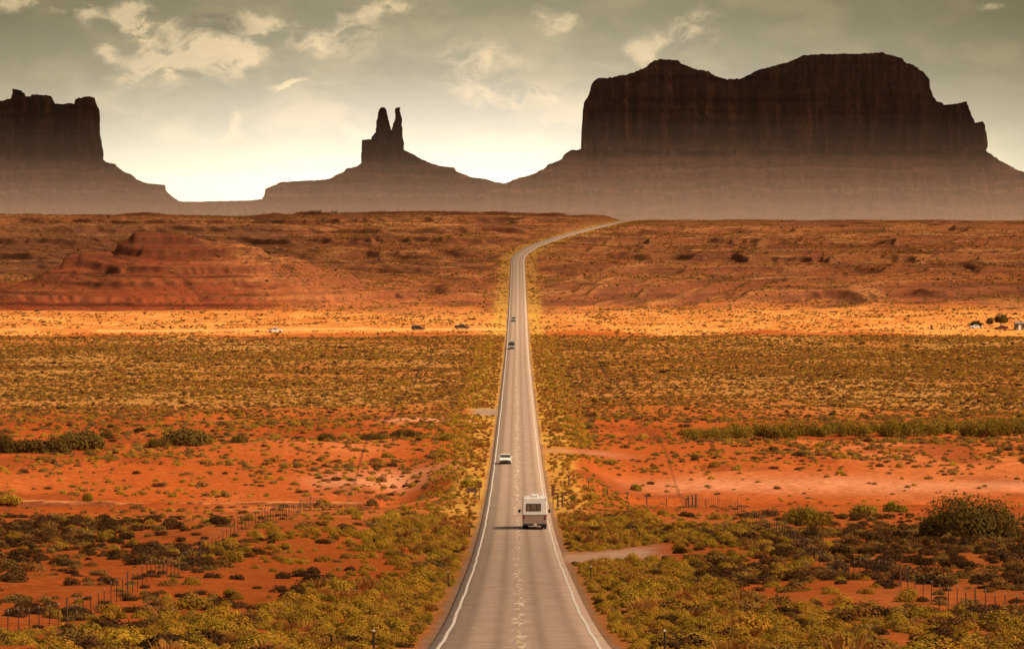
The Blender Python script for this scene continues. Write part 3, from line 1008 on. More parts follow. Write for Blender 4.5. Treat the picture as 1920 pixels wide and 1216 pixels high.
air = bpy.data.materials.new('haze_volume')
air.use_nodes = True
n = NT(air.node_tree)
pv = n.node('ShaderNodeVolumePrincipled', ins={'Color': (0.95, 0.78, 0.62, 1), 'Density': 2.5e-6, 'Anisotropy': 0.2})
n.node('ShaderNodeOutputMaterial', ins={'Volume': pv.outputs[0]})
MB_ = MB()
MB_.box((0, 0, 160), (33000, 33000, 540))
tag(MB_.build('haze', air), 'thin warm haze filling the valley air', 'haze', kind='stuff')

# ------------------------------------------------------------------ plants
rng = np.random.default_rng(11)


def leaf_cloud(nleaf, rx, ry, rz, leaf, seed, lumps=7, up=0.25, shell=0.75, spiky=0.0, zmin=0.0):
    """many small leaf clumps filling an uneven half dome of lobes"""
    r = np.random.default_rng(seed)
    lob = []
    for i in range(lumps):
        a = r.uniform(0, 2 * math.pi)
        q = math.sqrt(r.uniform(0, 1)) * 0.62
        lob.append((math.cos(a) * q, math.sin(a) * q, r.uniform(0.0, 0.45) * (1 - q * 0.5), r.uniform(0.32, 0.52)))
    lob.append((0, 0, 0.25, 0.62))
    lob = np.array(lob)
    k = r.integers(0, len(lob), nleaf)
    v = r.normal(size=(nleaf, 3))
    v /= np.linalg.norm(v, axis=1)[:, None]
    rad = lob[k, 3] * (shell + (1 - shell) * r.uniform(0, 1, nleaf)) * (1 + spiky * r.normal(size=nleaf) * 0.5)
    c = lob[k, :3] + v * rad[:, None]
    c[:, 2] = np.abs(c[:, 2]) + zmin
    c = c * np.array([rx, ry, rz])
    nrm = v + r.normal(size=(nleaf, 3)) * 0.42 + np.array([0, 0, up])
    nrm /= np.linalg.norm(nrm, axis=1)[:, None]
    a = np.cross(nrm, r.normal(size=(nleaf, 3)))
    a /= np.linalg.norm(a, axis=1)[:, None]
    b = np.cross(nrm, a)
    s = leaf * r.uniform(0.55, 1.4, nleaf)[:, None]
    el = 1.0 + spiky * 2
    V = np.stack([c - a * s - b * s * 0.5, c + a * s - b * s * 0.4, c + a * s * 0.3 + b * s * el, c - a * s * 0.6 + b * s * el * 0.7], 1).reshape(-1, 3)
    Fc = np.arange(nleaf * 4).reshape(-1, 4)
    return V, Fc


def grass_tuft(nb, rad, h, seed):
    r = np.random.default_rng(seed)
    V = []
    for i in range(nb):
        a = r.uniform(0, 2 * math.pi)
        q = r.uniform(0, rad * 0.6)
        p = np.array([math.cos(a) * q, math.sin(a) * q, -0.03])
        lean = r.uniform(0.1, 0.8) * rad
        t = p + np.array([math.cos(a) * lean, math.sin(a) * lean, h * r.uniform(0.5, 1.0)])
        w = np.array([-math.sin(a), math.cos(a), 0]) * r.uniform(0.02, 0.05)
        V += [p - w, p + w, t + w * 0.6, t - w * 0.6]
    V = np.array(V)
    return V, np.arange(len(V)).reshape(-1, 4)


KINDS = {
    # kind: (mesh variants, description, category)
    'rabbitbrush': ([leaf_cloud(1300, 0.52, 0.52, 0.52, 0.030, 1 + i, 7, 0.6, 0.86) for i in range(2)], 'rabbitbrush_leaf', 'yellow-green rabbitbrush mound'),
    'sagebrush': ([leaf_cloud(1100, 0.55, 0.50, 0.44, 0.032, 11 + i, 8, 0.3, 0.8, 0.15) for i in range(2)], 'sage_leaf', 'olive brown sagebrush clump'),
    'blackbrush': ([leaf_cloud(1200, 0.58, 0.52, 0.42, 0.032, 21 + i, 9, 0.2, 0.8, 0.1) for i in range(2)], 'blackbrush_leaf', 'dark brown blackbrush clump'),
    'grass_tuft': ([grass_tuft(90, 0.45, 0.55, 31 + i) for i in range(2)], 'drygrass_leaf', 'straw coloured tuft of dry grass'),
}
PLANT_ME = {}
for kname, (vars_, mname, desc) in KINDS.items():
    for vi, (V, Fc) in enumerate(vars_):
        me = bpy.data.meshes.new(kname)
        me.vertices.add(len(V))
        me.vertices.foreach_set('co', V.astype(np.float32).ravel())
        me.loops.add(Fc.size)
        me.loops.foreach_set('vertex_index', Fc.ravel().astype(np.int32))
        me.polygons.add(len(Fc))
        me.polygons.foreach_set('loop_start', np.arange(0, Fc.size, 4, dtype=np.int32))
        me.update(calc_edges=True)
        me.materials.append(MATS[mname])
        PLANT_ME[(kname, vi)] = me

# candidate positions over the visible desert floor
KN = ['rabbitbrush', 'sagebrush', 'blackbrush', 'grass_tuft']


def scatter_points():
    out = []
    bands = [(128, 430, 1.0), (430, 566, 0.34), (566, 770, 0.40), (770, 1350, 0.60), (1350, 1580, 0.22), (1580, 3350, 0.17)]
    for d0, d1, dens in bands:
        area = 0.28 * (d1 ** 2 - d0 ** 2) / 2 + 16 * (d1 - d0)
        cnt = int(area * dens)
        d = np.sqrt(rng.uniform(d0 ** 2, d1 ** 2, cnt))
        X = rng.uniform(-1, 1, cnt) * (0.14 * d + 8)
        out.append(np.stack([X, d, np.full(cnt, dens)], 1))
    P = np.concatenate(out)
    X, d = P[:, 0], P[:, 1]
    q = X - road_x(d)
    aq = np.abs(q)
    N = fbm(X / 26, d / 40, 301, 4)
    M = fbm(X / 70, d / 90, 303, 3)
    L = fbm(X / 9, d / 12, 305, 3)
    u = rng.uniform(0, 1, len(X))
    # keep probability
    near = d < 430
    keep = np.where(near, (0.10 + 0.90 * ss(N + 0.5 * L, -0.25, 0.35)) * (1 - 0.6 * ss(d, 375, 430)), 1.0)
    keep = np.where(near & (q < -9) & (q > -34) & (d > 190), keep * 0.55, keep)
    wash = (d >= 430) & (d < 566)
    keep = np.where(wash, 0.10 + 0.5 * ss(N, 0.15, 0.5), keep)
    mid = (d >= 566) & (d < 770)
    keep = np.where(mid, 0.12 + 0.75 * ss(N + 0.4 * L, -0.35, 0.45), keep)
    scr = (d >= 770) & (d < 1350)
    keep = np.where(scr, 0.42 + 0.58 * ss(N + 0.5 * M, -0.35, 0.3), keep)
    keep = np.where((d >= 1350) & (d < 1580), 0.55 * ss(L + 0.5 * N, -0.2, 0.5) + 0.06, keep)
    keep = np.where(d >= 1580, 0.15 + 0.85 * ss(N, -0.2, 0.4), keep)
    mound = gauss(X, -185, 75) * (d > 1570) * (d < 1800)
    keep = keep * (1 - 0.6 * mound)
    verge = (aq < 14) & (d < 1350)
    keep = np.where(verge, np.maximum(keep, 0.8), keep)
    keep = keep * np.where((d >= 430) & (d < 610) & (aq > 14), 0.8, 1)
    # clear ground: pavement, pull-outs, tracks, pans
    clear = (aq < 4.6)
    clear |= (q > 3) & (q < 13.5) & (np.abs(d - 1.2 * (q - 4) - 318) < 13)
    clear |= (q < 0) & (q > -11) & (np.abs(d - 790) < 18)
    clear |= (q > 4) & (q < 22) & (np.abs(d - 628) < 9)
    clear |= (np.abs(d - 580) < 15) & (q > 8) & (u > 0.06)
    clear |= (q < -7) & (q > -22) & (np.abs(d - 290) < 34) & (L > -0.35) & (u > 0.15)
    clear |= (q < -4) & (np.abs(d - 1405) < 12)
    ok = (u < keep) & ~clear
    X, d, q, aq, N, M, L = X[ok], d[ok], q[ok], aq[ok], N[ok], M[ok], L[ok]
    u2 = rng.uniform(0, 1, len(X))
    u3 = rng.uniform(0, 1, len(X))
    # which kind
    far_side = ss(aq, 16, 34)
    pr = np.where(d < 430, 0.62 - 0.50 * far_side + 0.6 * M, 0.30 + 0.25 * M)
    pr = np.where((q > 0) & (d < 430), pr - 0.12 * ss(q, 10, 25), pr)
    pr = np.where(aq < 13, 0.9, pr)
    kind = np.where(u2 < pr, 0, np.where(u3 < np.where(d < 430, 0.45, 0.86), 1, 2))
    gr = ((d > 1340) & (d < 1580) & (u3 < 0.6)) | ((aq < 8) & (d > 380) & (u3 < 0.65)) | ((d < 430) & (aq < 13) & (u3 < 0.12)) | ((d >= 770) & (u3 < 0.25))
    kind = np.where(gr, 3, kind)
    s = np.exp(rng.normal(0, 0.33, len(X)))
    size = np.where(d < 430, 0.92 * s, np.where(d < 566, 0.62 * s, np.where(d < 770, 0.92 * s, np.where(d < 1350, 0.72 * s, 0.80 * s))))
    size = np.where(kind == 2, size * 1.18, size)
    size = np.where(kind == 3, size * 0.85, size)
    size = np.clip(size, 0.35, 2.4)
    size = np.where(aq < 6, np.minimum(size, 0.85), size)
    # bushes keep their distance from one another
    sel = np.ones(len(X), bool)
    cell = {}
    idx = np.where(d < 620)[0]
    idx = idx[np.argsort(-size[idx])]
    for i in idx:
        cx, cy = int(X[i] // 2.4), int(d[i] // 2.4)
        okk = True
        for a in (-1, 0, 1):
            for b in (-1, 0, 1):
                for j in cell.get((cx + a, cy + b), ()):
                    rr = 0.42 * (size[i] + size[j])
                    if (X[i] - X[j]) ** 2 + (d[i] - d[j]) ** 2 < rr * rr:
                        okk = False
                        break
                if not okk:
                    break
            if not okk:
                break
        if okk:
            cell.setdefault((cx, cy), []).append(i)
        else:
            sel[i] = False
    X, d, kind, size, q = X[sel], d[sel], kind[sel], size[sel], q[sel]
    z = height(X, d)
    return X, d, z - 0.03 * size, kind, size, q


PX, PD, PZ, PK, PS, PQ = scatter_points()
prx = 960 + PX * F / PD
pry = 400 - PZ * F / PD
shown = (prx > -10) & (prx < 1930) & (pry < 1235) & (pry > 400)
score = np.where(shown, PS * F / PD, 0)
order = np.argsort(-score)
NIND = 258
ind = order[:NIND]
rest = np.setdiff1d(np.arange(len(PX)), ind)
counts = {}
for i in ind:
    kn = KN[PK[i]]
    vi = int(rng.integers(0, 2))
    me = PLANT_ME[(kn, vi)]
    o = bpy.data.objects.new(kn, me)
    col.objects.link(o)
    s = float(PS[i])
    o.location = (PX[i], PD[i], PZ[i])
    o.scale = (s * rng.uniform(0.9, 1.2), s * rng.uniform(0.9, 1.1), s * rng.uniform(0.8, 1.15))
    o.rotation_euler = (0, 0, rng.uniform(0, 6.28))
    sd_ = 'left' if PQ[i] < 0 else 'right'
    where = ('on the verge just %s of the road' if abs(PQ[i]) < 12 else 'out in the desert %s of the road') % sd_
    where += ', near' if PD[i] < 200 else ''
    row = 'nearest rows' if pry[i] > 1130 else 'second belt'
    side_ = ('%s road verge' if abs(PQ[i]) < 12 else 'red sand %s of road') % sd_
    lab = '%s%s on %s, %s' % ('big ' if s > 1.5 else ('small ' if s < 0.9 else ''), KINDS[kn][2], side_, row)
    tag(o, lab, 'grass tuft' if kn == 'grass_tuft' else 'shrub', lab)

# every other low bush: one object, scattered on its own points
pts = np.stack([PX[rest], PD[rest], PZ[rest]], 1)
me = bpy.data.meshes.new('scrub')
me.vertices.add(len(pts))
me.vertices.foreach_set('co', pts.astype(np.float32).ravel())
var = PK[rest] * 2 + rng.integers(0, 2, len(rest))
at = me.attributes.new('variant', 'INT', 'POINT')
at.data.foreach_set('value', var.astype(np.int32))
at = me.attributes.new('turn', 'FLOAT_VECTOR', 'POINT')
tv = np.zeros((len(rest), 3))
tv[:, 2] = rng.uniform(0, 6.28, len(rest))
at.data.foreach_set('vector', tv.astype(np.float32).ravel())
at = me.attributes.new('size', 'FLOAT_VECTOR', 'POINT')
sv = PS[rest][:, None] * rng.uniform(0.85, 1.2, (len(rest), 3))
at.data.foreach_set('vector', sv.astype(np.float32).ravel())
scrub = bpy.data.objects.new('scrub', me)
col.objects.link(scrub)
tag(scrub, 'countless low bushes dotting the red desert floor and slope', 'scrub', kind='stuff')
ng = bpy.data.node_groups.new('scatter', 'GeometryNodeTree')
ng.interface.new_socket('Geometry', in_out='INPUT', socket_type='NodeSocketGeometry')
ng.interface.new_socket('Geometry', in_out='OUTPUT', socket_type='NodeSocketGeometry')
gi = ng.nodes.new('NodeGroupInput')
go = ng.nodes.new('NodeGroupOutput')
join = ng.nodes.new('GeometryNodeJoinGeometry')


def named(typ, nm):
    a = ng.nodes.new('GeometryNodeInputNamedAttribute')
    a.data_type = typ
    a.inputs['Name'].default_value = nm
    return a.outputs['Attribute']


av, at_, asz = named('INT', 'variant'), named('FLOAT_VECTOR', 'turn'), named('FLOAT_VECTOR', 'size')
for k in range(8):
    src = bpy.data.objects.new('scrub_source', PLANT_ME[(KN[k // 2], k % 2)])
    oi = ng.nodes.new('GeometryNodeObjectInfo')
    oi.inputs['Object'].default_value = src
    oi.inputs['As Instance'].default_value = True
    cmp_ = ng.nodes.new('FunctionNodeCompare')
    cmp_.data_type = 'INT'
    cmp_.operation = 'EQUAL'
    ng.links.new(av, cmp_.inputs[2])
    cmp_.inputs[3].default_value = k
    iop = ng.nodes.new('GeometryNodeInstanceOnPoints')
    ng.links.new(gi.outputs[0], iop.inputs['Points'])
    ng.links.new(cmp_.outputs[0], iop.inputs['Selection'])
    ng.links.new(oi.outputs['Geometry'], iop.inputs['Instance'])
    ng.links.new(at_, iop.inputs['Rotation'])
    ng.links.new(asz, iop.inputs['Scale'])
    ng.links.new(iop.outputs[0], join.inputs[0])
ng.links.new(join.outputs[0], go.inputs[0])
md = scrub.modifiers.new('scatter', 'NODES')
md.node_group = ng


# bigger bushes, each its own thing with foliage and stems
def big_bush(name, label, px, py, wpx, hpx, mat, seed, cat='bush', leaves=None, group=None, spiky=0.22, dloc=None, leaf=None):
    X, d, z = px_to_world(px, py) if dloc is None else dloc
    k = F / d
    w, h = wpx / k, hpx / k
    t = empty(name, (X, d, z - 0.05))
    nl = leaves or int(min(9000, 900 + 80 * w * h * 4))
    V, Fc = leaf_cloud(nl, w * 0.50, w * 0.40, h * 0.95, leaf or max(0.07, 0.016 * w), 400 + seed, 14, 0.3, 0.62, spiky)
    V[:, 2] *= h / np.percentile(V[:, 2], 99.3)
    V[:, 0] *= w / (np.percentile(V[:, 0], 99.6) - np.percentile(V[:, 0], 0.4))
    V[:, 0] -= (np.percentile(V[:, 0], 99.6) + np.percentile(V[:, 0], 0.4)) / 2
    mesh_obj('foliage', V, Fc, MATS[mat], t)
    st = MB()
    r = random.Random(seed)
    for i in range(9):
        a = r.uniform(0, 6.28)
        e = (math.cos(a) * w * 0.30, math.sin(a) * w * 0.25, h * r.uniform(0.5, 0.8))
        st.tube([(0.05 * math.cos(a), 0.05 * math.sin(a), -0.1), (e[0] * 0.4, e[1] * 0.4, e[2] * 0.55), e], [0.06, 0.045, 0.015], 5)
    st.build('stem', MATS['twig'], t)
    tag(t, label, cat, group)
    return t


big_bush('tamarisk', 'large rounded dark green tamarisk bush at the right, widest bush of all', 1820, 1008, 185, 76, 'tamarisk_leaf', 1, leaves=16000, leaf=0.085, spiky=0.18)
big_bush('tamarisk', 'low flat topped green bush on pale sand, left of two small round bushes', 1513, 984, 92, 34, 'willow_leaf', 2)
big_bush('tamarisk', 'small green bush between the low flat one and a smaller round one', 1622, 966, 52, 22, 'willow_leaf', 3)
big_bush('tamarisk', 'smallest green bush just left of the large round tamarisk', 1680, 960, 44, 20, 'willow_leaf', 4)
big_bush('tamarisk', 'dark olive bush with humped top alone in the wash left of centre', 348, 834, 92, 30, 'tamarisk_leaf', 5, spiky=0.35)
big_bush('tamarisk', 'dark low skirt bush against the left side of the humped wash bush', 298, 838, 48, 16, 'tamarisk_leaf', 6)
big_bush('tamarisk', 'dark domed bush at the right end of the left wash thicket', 150, 842, 88, 34, 'tamarisk_leaf', 7)
big_bush('tamarisk', 'long low dark bush in the middle of the left wash thicket', 75, 848, 110, 24, 'tamarisk_leaf', 8)
big_bush('tamarisk', 'dark bush in the wash at the left edge of the view', 2, 848, 62, 36, 'tamarisk_leaf', 9)
big_bush('tamarisk', 'small dark bush just above the right end of the left thicket', 200, 822, 30, 14, 'tamarisk_leaf', 10)
big_bush('tamarisk', 'small dark bush alone between the humped bush and the left fence', 448, 830, 32, 14, 'tamarisk_leaf', 12)
big_bush('willow', 'long green bush in the wash beside the left fence line', 760, 820, 66, 16, 'tamarisk_leaf', 13)
big_bush('willow', 'sparse green bush trailing left of the long wash bush by the fence', 700, 824, 52, 12, 'tamarisk_leaf', 14)
big_bush('willow', 'low dull green bush in the wash left of the fence line', 612, 826, 36, 14, 'tamarisk_leaf', 15)
big_bush('willow', 'upright green bush on the pale pan between fence and road', 838, 826, 32, 14, 'willow_leaf', 16)
big_bush('rabbitbrush', 'bright yellow-green bush on bare sand beside the fence bend', 606, 950, 30, 16, 'rabbitbrush_leaf', 17, 'shrub')
big_bush('rabbitbrush', 'pale round yellow-green bush alone on bare sand at far left', 163, 940, 20, 16, 'rabbitbrush_leaf', 18, 'shrub')
big_bush('rabbitbrush', 'wide yellow-green bush on red sand at the left edge', 18, 945, 44, 18, 'rabbitbrush_leaf', 19, 'shrub')
big_bush('rabbitbrush', 'yellow-green bush on pink sand just right of the motorhome', 1108, 938, 30, 14, 'rabbitbrush_leaf', 20, 'shrub')
big_bush('rabbitbrush', 'small dark green round bush on pink sand beside the gate posts', 1077, 940, 14, 10, 'willow_leaf', 21, 'shrub')
big_bush('rabbitbrush', 'broad domed yellow-green bush right of the motorhome, above the pull-out', 1222, 985, 50, 18, 'rabbitbrush_leaf', 22, 'shrub')
big_bush('rabbitbrush', 'rounded olive bush on sand near the right fence bend', 1193, 920, 22, 13, 'willow_leaf', 23, 'shrub')
big_bush('rabbitbrush', 'grey green bush beside the left verge behind the roadside sign', 884, 914, 40, 18, 'willow_leaf', 24, 'shrub')
big_bush('rabbitbrush', 'grey domed bush on red sand between the left fence and road', 698, 948, 22, 13, 'sage_leaf', 25, 'shrub')

# continuous willow thicket along the right wash: nobody could count the stems
tv_, tf_, b0 = [], [], 0
r_ = np.random.default_rng(77)
for i, px in enumerate(np.arange(1285, 1960, 11)):
    py = 819 - (px - 1285) * 0.018 + r_.normal() * 1.2
    hh = 15 + 12 * float(ss(np.array(px), 1285, 1420)) + 8 * vn(np.array([px / 60.0]), np.array([0.0]), 5)[0] + r_.normal() * 2.5 + 9 * (vn(np.array([px / 35.0]), np.array([3.0]), 8)[0] - 0.5)
    hh = max(12, hh)
    X, d, z = px_to_world(px, py + 2)
    k = F / d
    V, Fc = leaf_cloud(1000, 24 / k, 1.8, hh / k * 1.3, 0.10, 600 + i, 6, 0.4, 0.5, 0.5)
    V = V + np.array([X, d + r_.normal() * 3.0, z - 0.1])
    tv_.append(V)
    tf_.append(Fc + b0)
    b0 += len(V)
tag(mesh_obj('willow_thicket', np.concatenate(tv_), np.concatenate(tf_), MATS['willow_leaf']),
    'long band of green willow growing along the right wash', 'thicket', kind='stuff')


# small trees by the far homestead
def tree(label, px, py, wpx, hpx, seed, trunk=0.35, n_l=1500):
    X, d, z = px_to_world(px, py)
    k = F / d
    w, h = wpx / k, hpx / k
    t = empty('tree', (X, d, z - 0.05))
    V, Fc = leaf_cloud(n_l, w * 0.5, w * 0.42, h * (1 - trunk) * 0.9, 0.24, 800 + seed, 12, 0.3, 0.45, 0.4)
    V[:, 2] += h * trunk
    mesh_obj('crown', V, Fc, MATS['tamarisk_leaf'], t)
    m = MB()
    m.tube([(0, 0, -0.3), (0.1, 0, h * 0.25), (0.0, 0.1, h * 0.6)], [0.22, 0.17, 0.09], 8)
    r = random.Random(seed)
    for i in range(6):
        a = i * 1.05 + r.uniform(-.3, .3)
        m.tube([(0.08, 0, h * 0.28), (math.cos(a) * w * .2, math.sin(a) * w * .18, h * 0.5), (math.cos(a) * w * .36, math.sin(a) * w * .3, h * 0.72)], [0.11, 0.07, 0.03], 6)
    m.build('trunk', MATS['bark'], t)
    tag(t, label, 'tree')


tree('tallest tree of the far homestead, spreading crown above the maroon car', 1877, 616, 34, 37, 1, 0.34, 2200)
tree('low dense tree with rounded crown over the parked white car', 1830, 615, 25, 20, 2, 0.15)
tree('slender small tree between the low dense one and the tallest', 1856, 610, 15, 20, 3, 0.2, 900)


# ------------------------------------------------------------------ vehicles
def wheel(parent, x, y, r, w, side):
    wv = MB()
    seg = 24
    prof = [(r * 0.62, -w / 2), (r * 0.93, -w / 2), (r, -w * 0.33), (r, w * 0.33), (r * 0.93, w / 2), (r * 0.62, w / 2)]
    V, Fs = [], []
    for k in range(seg):
        a = 2 * math.pi * k / seg
        for (rr, xx) in prof:
            V.append((xx, rr * math.cos(a), rr * math.sin(a)))
    m = len(prof)
    for k in range(seg):
        k2 = (k + 1) % seg
        for j in range(m):
            j2 = (j + 1) % m
            Fs.append((k * m + j, k * m + j2, k2 * m + j2, k2 * m + j))
    wv.add(V, Fs)
    t = wv.build('wheel', MATS['black_rubber'], parent, smooth=False)
    t.location = (x, y, r)
    rm = MB()
    rm.tube([(-side * w * 0.1, 0, 0), (side * w * 0.42, 0, 0)], r * 0.615, 20)
    rm.tube([(side * w * 0.42, 0, 0), (side * w * 0.50, 0, 0)], r * 0.2, 10)
    rm.build('rim', MATS['steel'], t)
    return t


def car(label, loc, heading, paint, kind='sedan', cat='car', name='parked_car'):
    """front of the car points to -Y of its own axes"""
    L, Wd = {'sedan': (4.7, 1.80), 'suv': (4.9, 1.92), 'pickup': (5.3, 1.95), 'camper': (5.6, 2.05)}[kind]
    t = empty(name, loc, heading)
    h0 = {'sedan': 0.22, 'suv': 0.32, 'pickup': 0.38, 'camper': 0.38}[kind]
    r = {'sedan': 0.32, 'suv': 0.38, 'pickup': 0.39, 'camper': 0.39}[kind]
    a = L / 2
    beltf, beltr = {'sedan': (0.80, 0.95), 'suv': (1.0, 1.12), 'pickup': (1.02, 1.08), 'camper': (1.02, 1.08)}[kind]
    yf, yr = -a + 0.85, a - 0.95
    def arch(yc, z0):
        return [(yc + (r + 0.07) * math.cos(th), max(z0, r + (r + 0.07) * math.sin(th))) for th in np.linspace(0, math.pi, 9)]
    prof = [(-a, h0 + 0.08), (-a - 0.02, 0.55), (-a + 0.10, beltf - 0.12), (-a + 0.35, beltf), (-a + 1.25, beltf + 0.10)]
    if kind == 'sedan':
        prof += [(a - 0.9, beltr), (a - 0.12, beltr - 0.03), (a, beltr - 0.25), (a, h0 + 0.1)]
    else:
        prof += [(a - 0.05, beltr), (a, beltr - 0.2), (a, h0 + 0.1)]
    bot = [(yr + (r + 0.07), h0)] + arch(yr, h0) + [(yr - (r + 0.07), h0), (yf + (r + 0.07), h0)] + arch(yf, h0) + [(yf - (r + 0.07), h0)]
    b = MB()
    b.prism(prof + bot, -Wd / 2, Wd / 2, inset=lambda y, z: 0.07 * max(0, (z - 0.75)) / 0.35 + 0.10 * max(0.0, (abs(y) - a + 0.25)) / 0.25)
    b.build('body', paint, t)
    # cabin
    if kind == 'sedan':
        roof, c = 1.42, [(-0.95, beltf + 0.08), (-0.30, 1.38), (0.0, 1.42), (0.75, 1.41), (1.0, 1.36), (1.62, beltr - 0.01)]
    elif kind == 'suv':
        roof, c = 1.78, [(-1.20, beltf + 0.08), (-0.55, 1.72), (-0.2, 1.78), (1.9, 1.76), (2.15, 1.68), (2.38, beltr - 0.01)]
    else:
        roof, c = 1.80, [(-1.15, beltf + 0.08), (-0.60, 1.73), (-0.35, 1.79), (0.55, 1.78), (0.75, 1.72), (0.85, beltr - 0.01)]
    ins = lambda y, z: 0.09 + 0.20 * max(0, (z - 1.0)) / 0.6
    m = MB()
    m.prism(c, -Wd / 2, Wd / 2, inset=ins)
    m.build('cabin', paint, t)
    def pane(nm, p0, p1, outw, wlo=0.86, whi=0.74):
        """glass panel lying on the sloping face from p0 (low) to p1 (high)"""
        d_ = Vector((0, p1[0] - p0[0], p1[1] - p0[1])).normalized()
        nn = Vector((0, -d_.z, d_.y)) * outw
        A = Vector((0, p0[0], p0[1])) + d_ * 0.08
        B = Vector((0, p1[0], p1[1])) - d_ * 0.07
        q = MB()
        vs2 = []
        for off in (0.012, -0.03):
            for P_, hwid in ((A, Wd / 2 * wlo), (B, Wd / 2 * whi)):
                for s_ in (-1, 1):
                    p_ = P_ + nn * off
                    vs2.append((s_ * hwid, p_.y, p_.z))
        q.add(vs2, [(0, 1, 3, 2), (4, 6, 7, 5), (0, 4, 5, 1), (1, 5, 7, 3), (3, 7, 6, 2), (2, 6, 4, 0)])
        q.build(nm, MATS['dark_glass'], t)
    pane('windshield', c[0], c[1], 1)
    pane('rear_window', c[-1], c[-2], -1)
    zlo = max(beltf, beltr) + 0.06
    for s_ in (-1, 1):
        q = MB()
        y0, y1 = c[0][0] + 0.45, c[-1][0] - (0.45 if kind == 'sedan' else 0.2)
        yt0, yt1 = c[1][0] + 0.22, c[-2][0] - 0.12
        zh = roof - 0.12
        pts2 = [(y0, zlo), (y1, zlo), (yt1, zh), (yt0, zh)]
        vs2 = []
        for off in (0.012, -0.03):
            for (y, z) in pts2:
                vs2.append((s_ * (Wd / 2 - ins(y, z) + off), y, z))
        q.add(vs2, [(0, 1, 2, 3), (7, 6, 5, 4), (0, 4, 5, 1), (1, 5, 6, 2), (2, 6, 7, 3), (3, 7, 4, 0)])
        q.build('side_window', MATS['dark_glass'], t)
        q = MB()
        q.box((s_ * (Wd / 2 + 0.10), c[0][0] + 0.45, zlo + 0.05), (0.2, 0.1, 0.14), bev=0.02)
        q.build('mirror', paint, t)
        q = MB()
        q.box((s_ * (Wd / 2 - 0.33), -a + 0.03, beltf - 0.20), (0.36, 0.10, 0.15), bev=0.02)
        q.build('headlight', MATS['clear_lens'], t)
        q = MB()
        q.box((s_ * (Wd / 2 - 0.24), a - 0.0, beltr - 0.28), (0.26, 0.06, 0.16), bev=0.02)
        q.build('tail_light', MATS['red_lens'], t)
        for yy in (yf, yr):
            wheel(t, s_ * (Wd / 2 - 0.13), yy, r, 0.22, s_)
    q = MB()
    q.box((0, -a - 0.01, beltf - 0.24), (Wd * 0.42, 0.08, 0.17), bev=0.015)
    q.build('grille', MATS['black_plastic'], t)
    q = MB()
    q.box((0, -a - 0.03, 0.42), (Wd * 0.92, 0.16, 0.24), bev=0.04)
    q.build('front_bumper', MATS['black_plastic'], t)
    q = MB()
    q.box((0, a + 0.0, 0.42), (Wd * 0.92, 0.16, 0.22), bev=0.04)
    q.build('rear_bumper', MATS['black_plastic'], t)
    q = MB()
    q.box((0, 0, h0 + 0.02), (Wd * 0.8, L * 0.8, 0.12))
    q.build('underbody', MATS['black_plastic'], t)
    if kind == 'pickup':
        q = MB()
        y0, y1 = 0.95, a - 0.08
        for s_ in (-1, 1):
            q.box((s_ * (Wd / 2 - 0.11), (y0 + y1) / 2, beltr + 0.12), (0.10, y1 - y0, 0.26))
        q.box((0, y1 - 0.03, beltr + 0.12), (Wd - 0.32, 0.06, 0.26))
        q.box((0, y0 + 0.03, beltr + 0.12), (Wd - 0.32, 0.06, 0.26))
        q.build('cargo_bed', MATS['black_plastic'] if paint == MATS['white_paint'] else paint, t)
    if kind == 'camper':
        q = MB()
        cp = [(0.95, 1.12), (0.95, 1.86), (-0.85, 1.86), (-1.0, 2.05), (-0.75, 2.55), (a, 2.55), (a + 0.1, 2.4), (a + 0.1, 1.12)]
        q.prism(cp, -Wd / 2 - 0.02, Wd / 2 + 0.02)
        q.build('camper_shell', paint, t)
        q = MB()
        q.box((0, -0.93, 2.26), (Wd * 0.7, 0.10, 0.24), rot=(-0.45, 0, 0))
        q.build('front_window', MATS['dark_glass'], t)
    tag(t, label, cat)
    return t


def on_road(d, lane):
    x = float(road_x(d)) + lane
    z = float(road_z(d)) - 0.02 * abs(lane) + 0.004
    sl = math.atan((float(road_z(d + 3)) - float(road_z(d - 3))) / 6)
    return (x, d, z), sl


# oncoming cars in the left lane
for d, kind, paint, lane, label in ((583, 'sedan', 'white_paint', -1.72, 'white sedan driving towards the viewer, nearest car in the left lane'),
                                    (1235, 'camper', 'silver_paint', -1.75, 'silver pickup with camper shell driving behind the white sedan'),
                                    (1478, 'suv', 'silver_paint', -1.55, 'small grey car farthest away on the straight road')):
    loc, sl = on_road(d, lane)
    c = car(label, loc, 0.0, MATS[paint], kind, name='oncoming_car' if kind != 'camper' else 'camper_truck')
    c.rotation_euler = (sl, 0, 0)

# parked on the dirt track at the left
for px, py, kind, paint, hd, label in (
        (784, 619, 'suv', 'black_paint', R(92), 'black boxy car parked on the dirt track, between two pickups'),
        (866, 617, 'pickup', 'black_paint', R(93), 'black pickup truck on the dirt track nearest the road'),
        (516, 624, 'pickup', 'white_paint', R(88), 'white pickup truck with dark bed, leftmost on the dirt track'),
        (1876, 616, 'sedan', 'maroon_paint', R(-86), 'dark maroon car parked beneath the tallest far tree'),
        (1829, 615, 'sedan', 'white_paint', R(90), 'white car half hidden beneath the low dense tree')):
    X, d, z = px_to_world(px, py)
    if kind == 'sedan':
        d -= 3.5
        z = float(height(np.array([X]), np.array([d]))[0])
    car(label, (X, d, z + 0.02), hd, MATS[paint], kind, 'pickup truck' if kind == 'pickup' else 'car', 'pickup_truck' if kind == 'pickup' else 'parked_car')


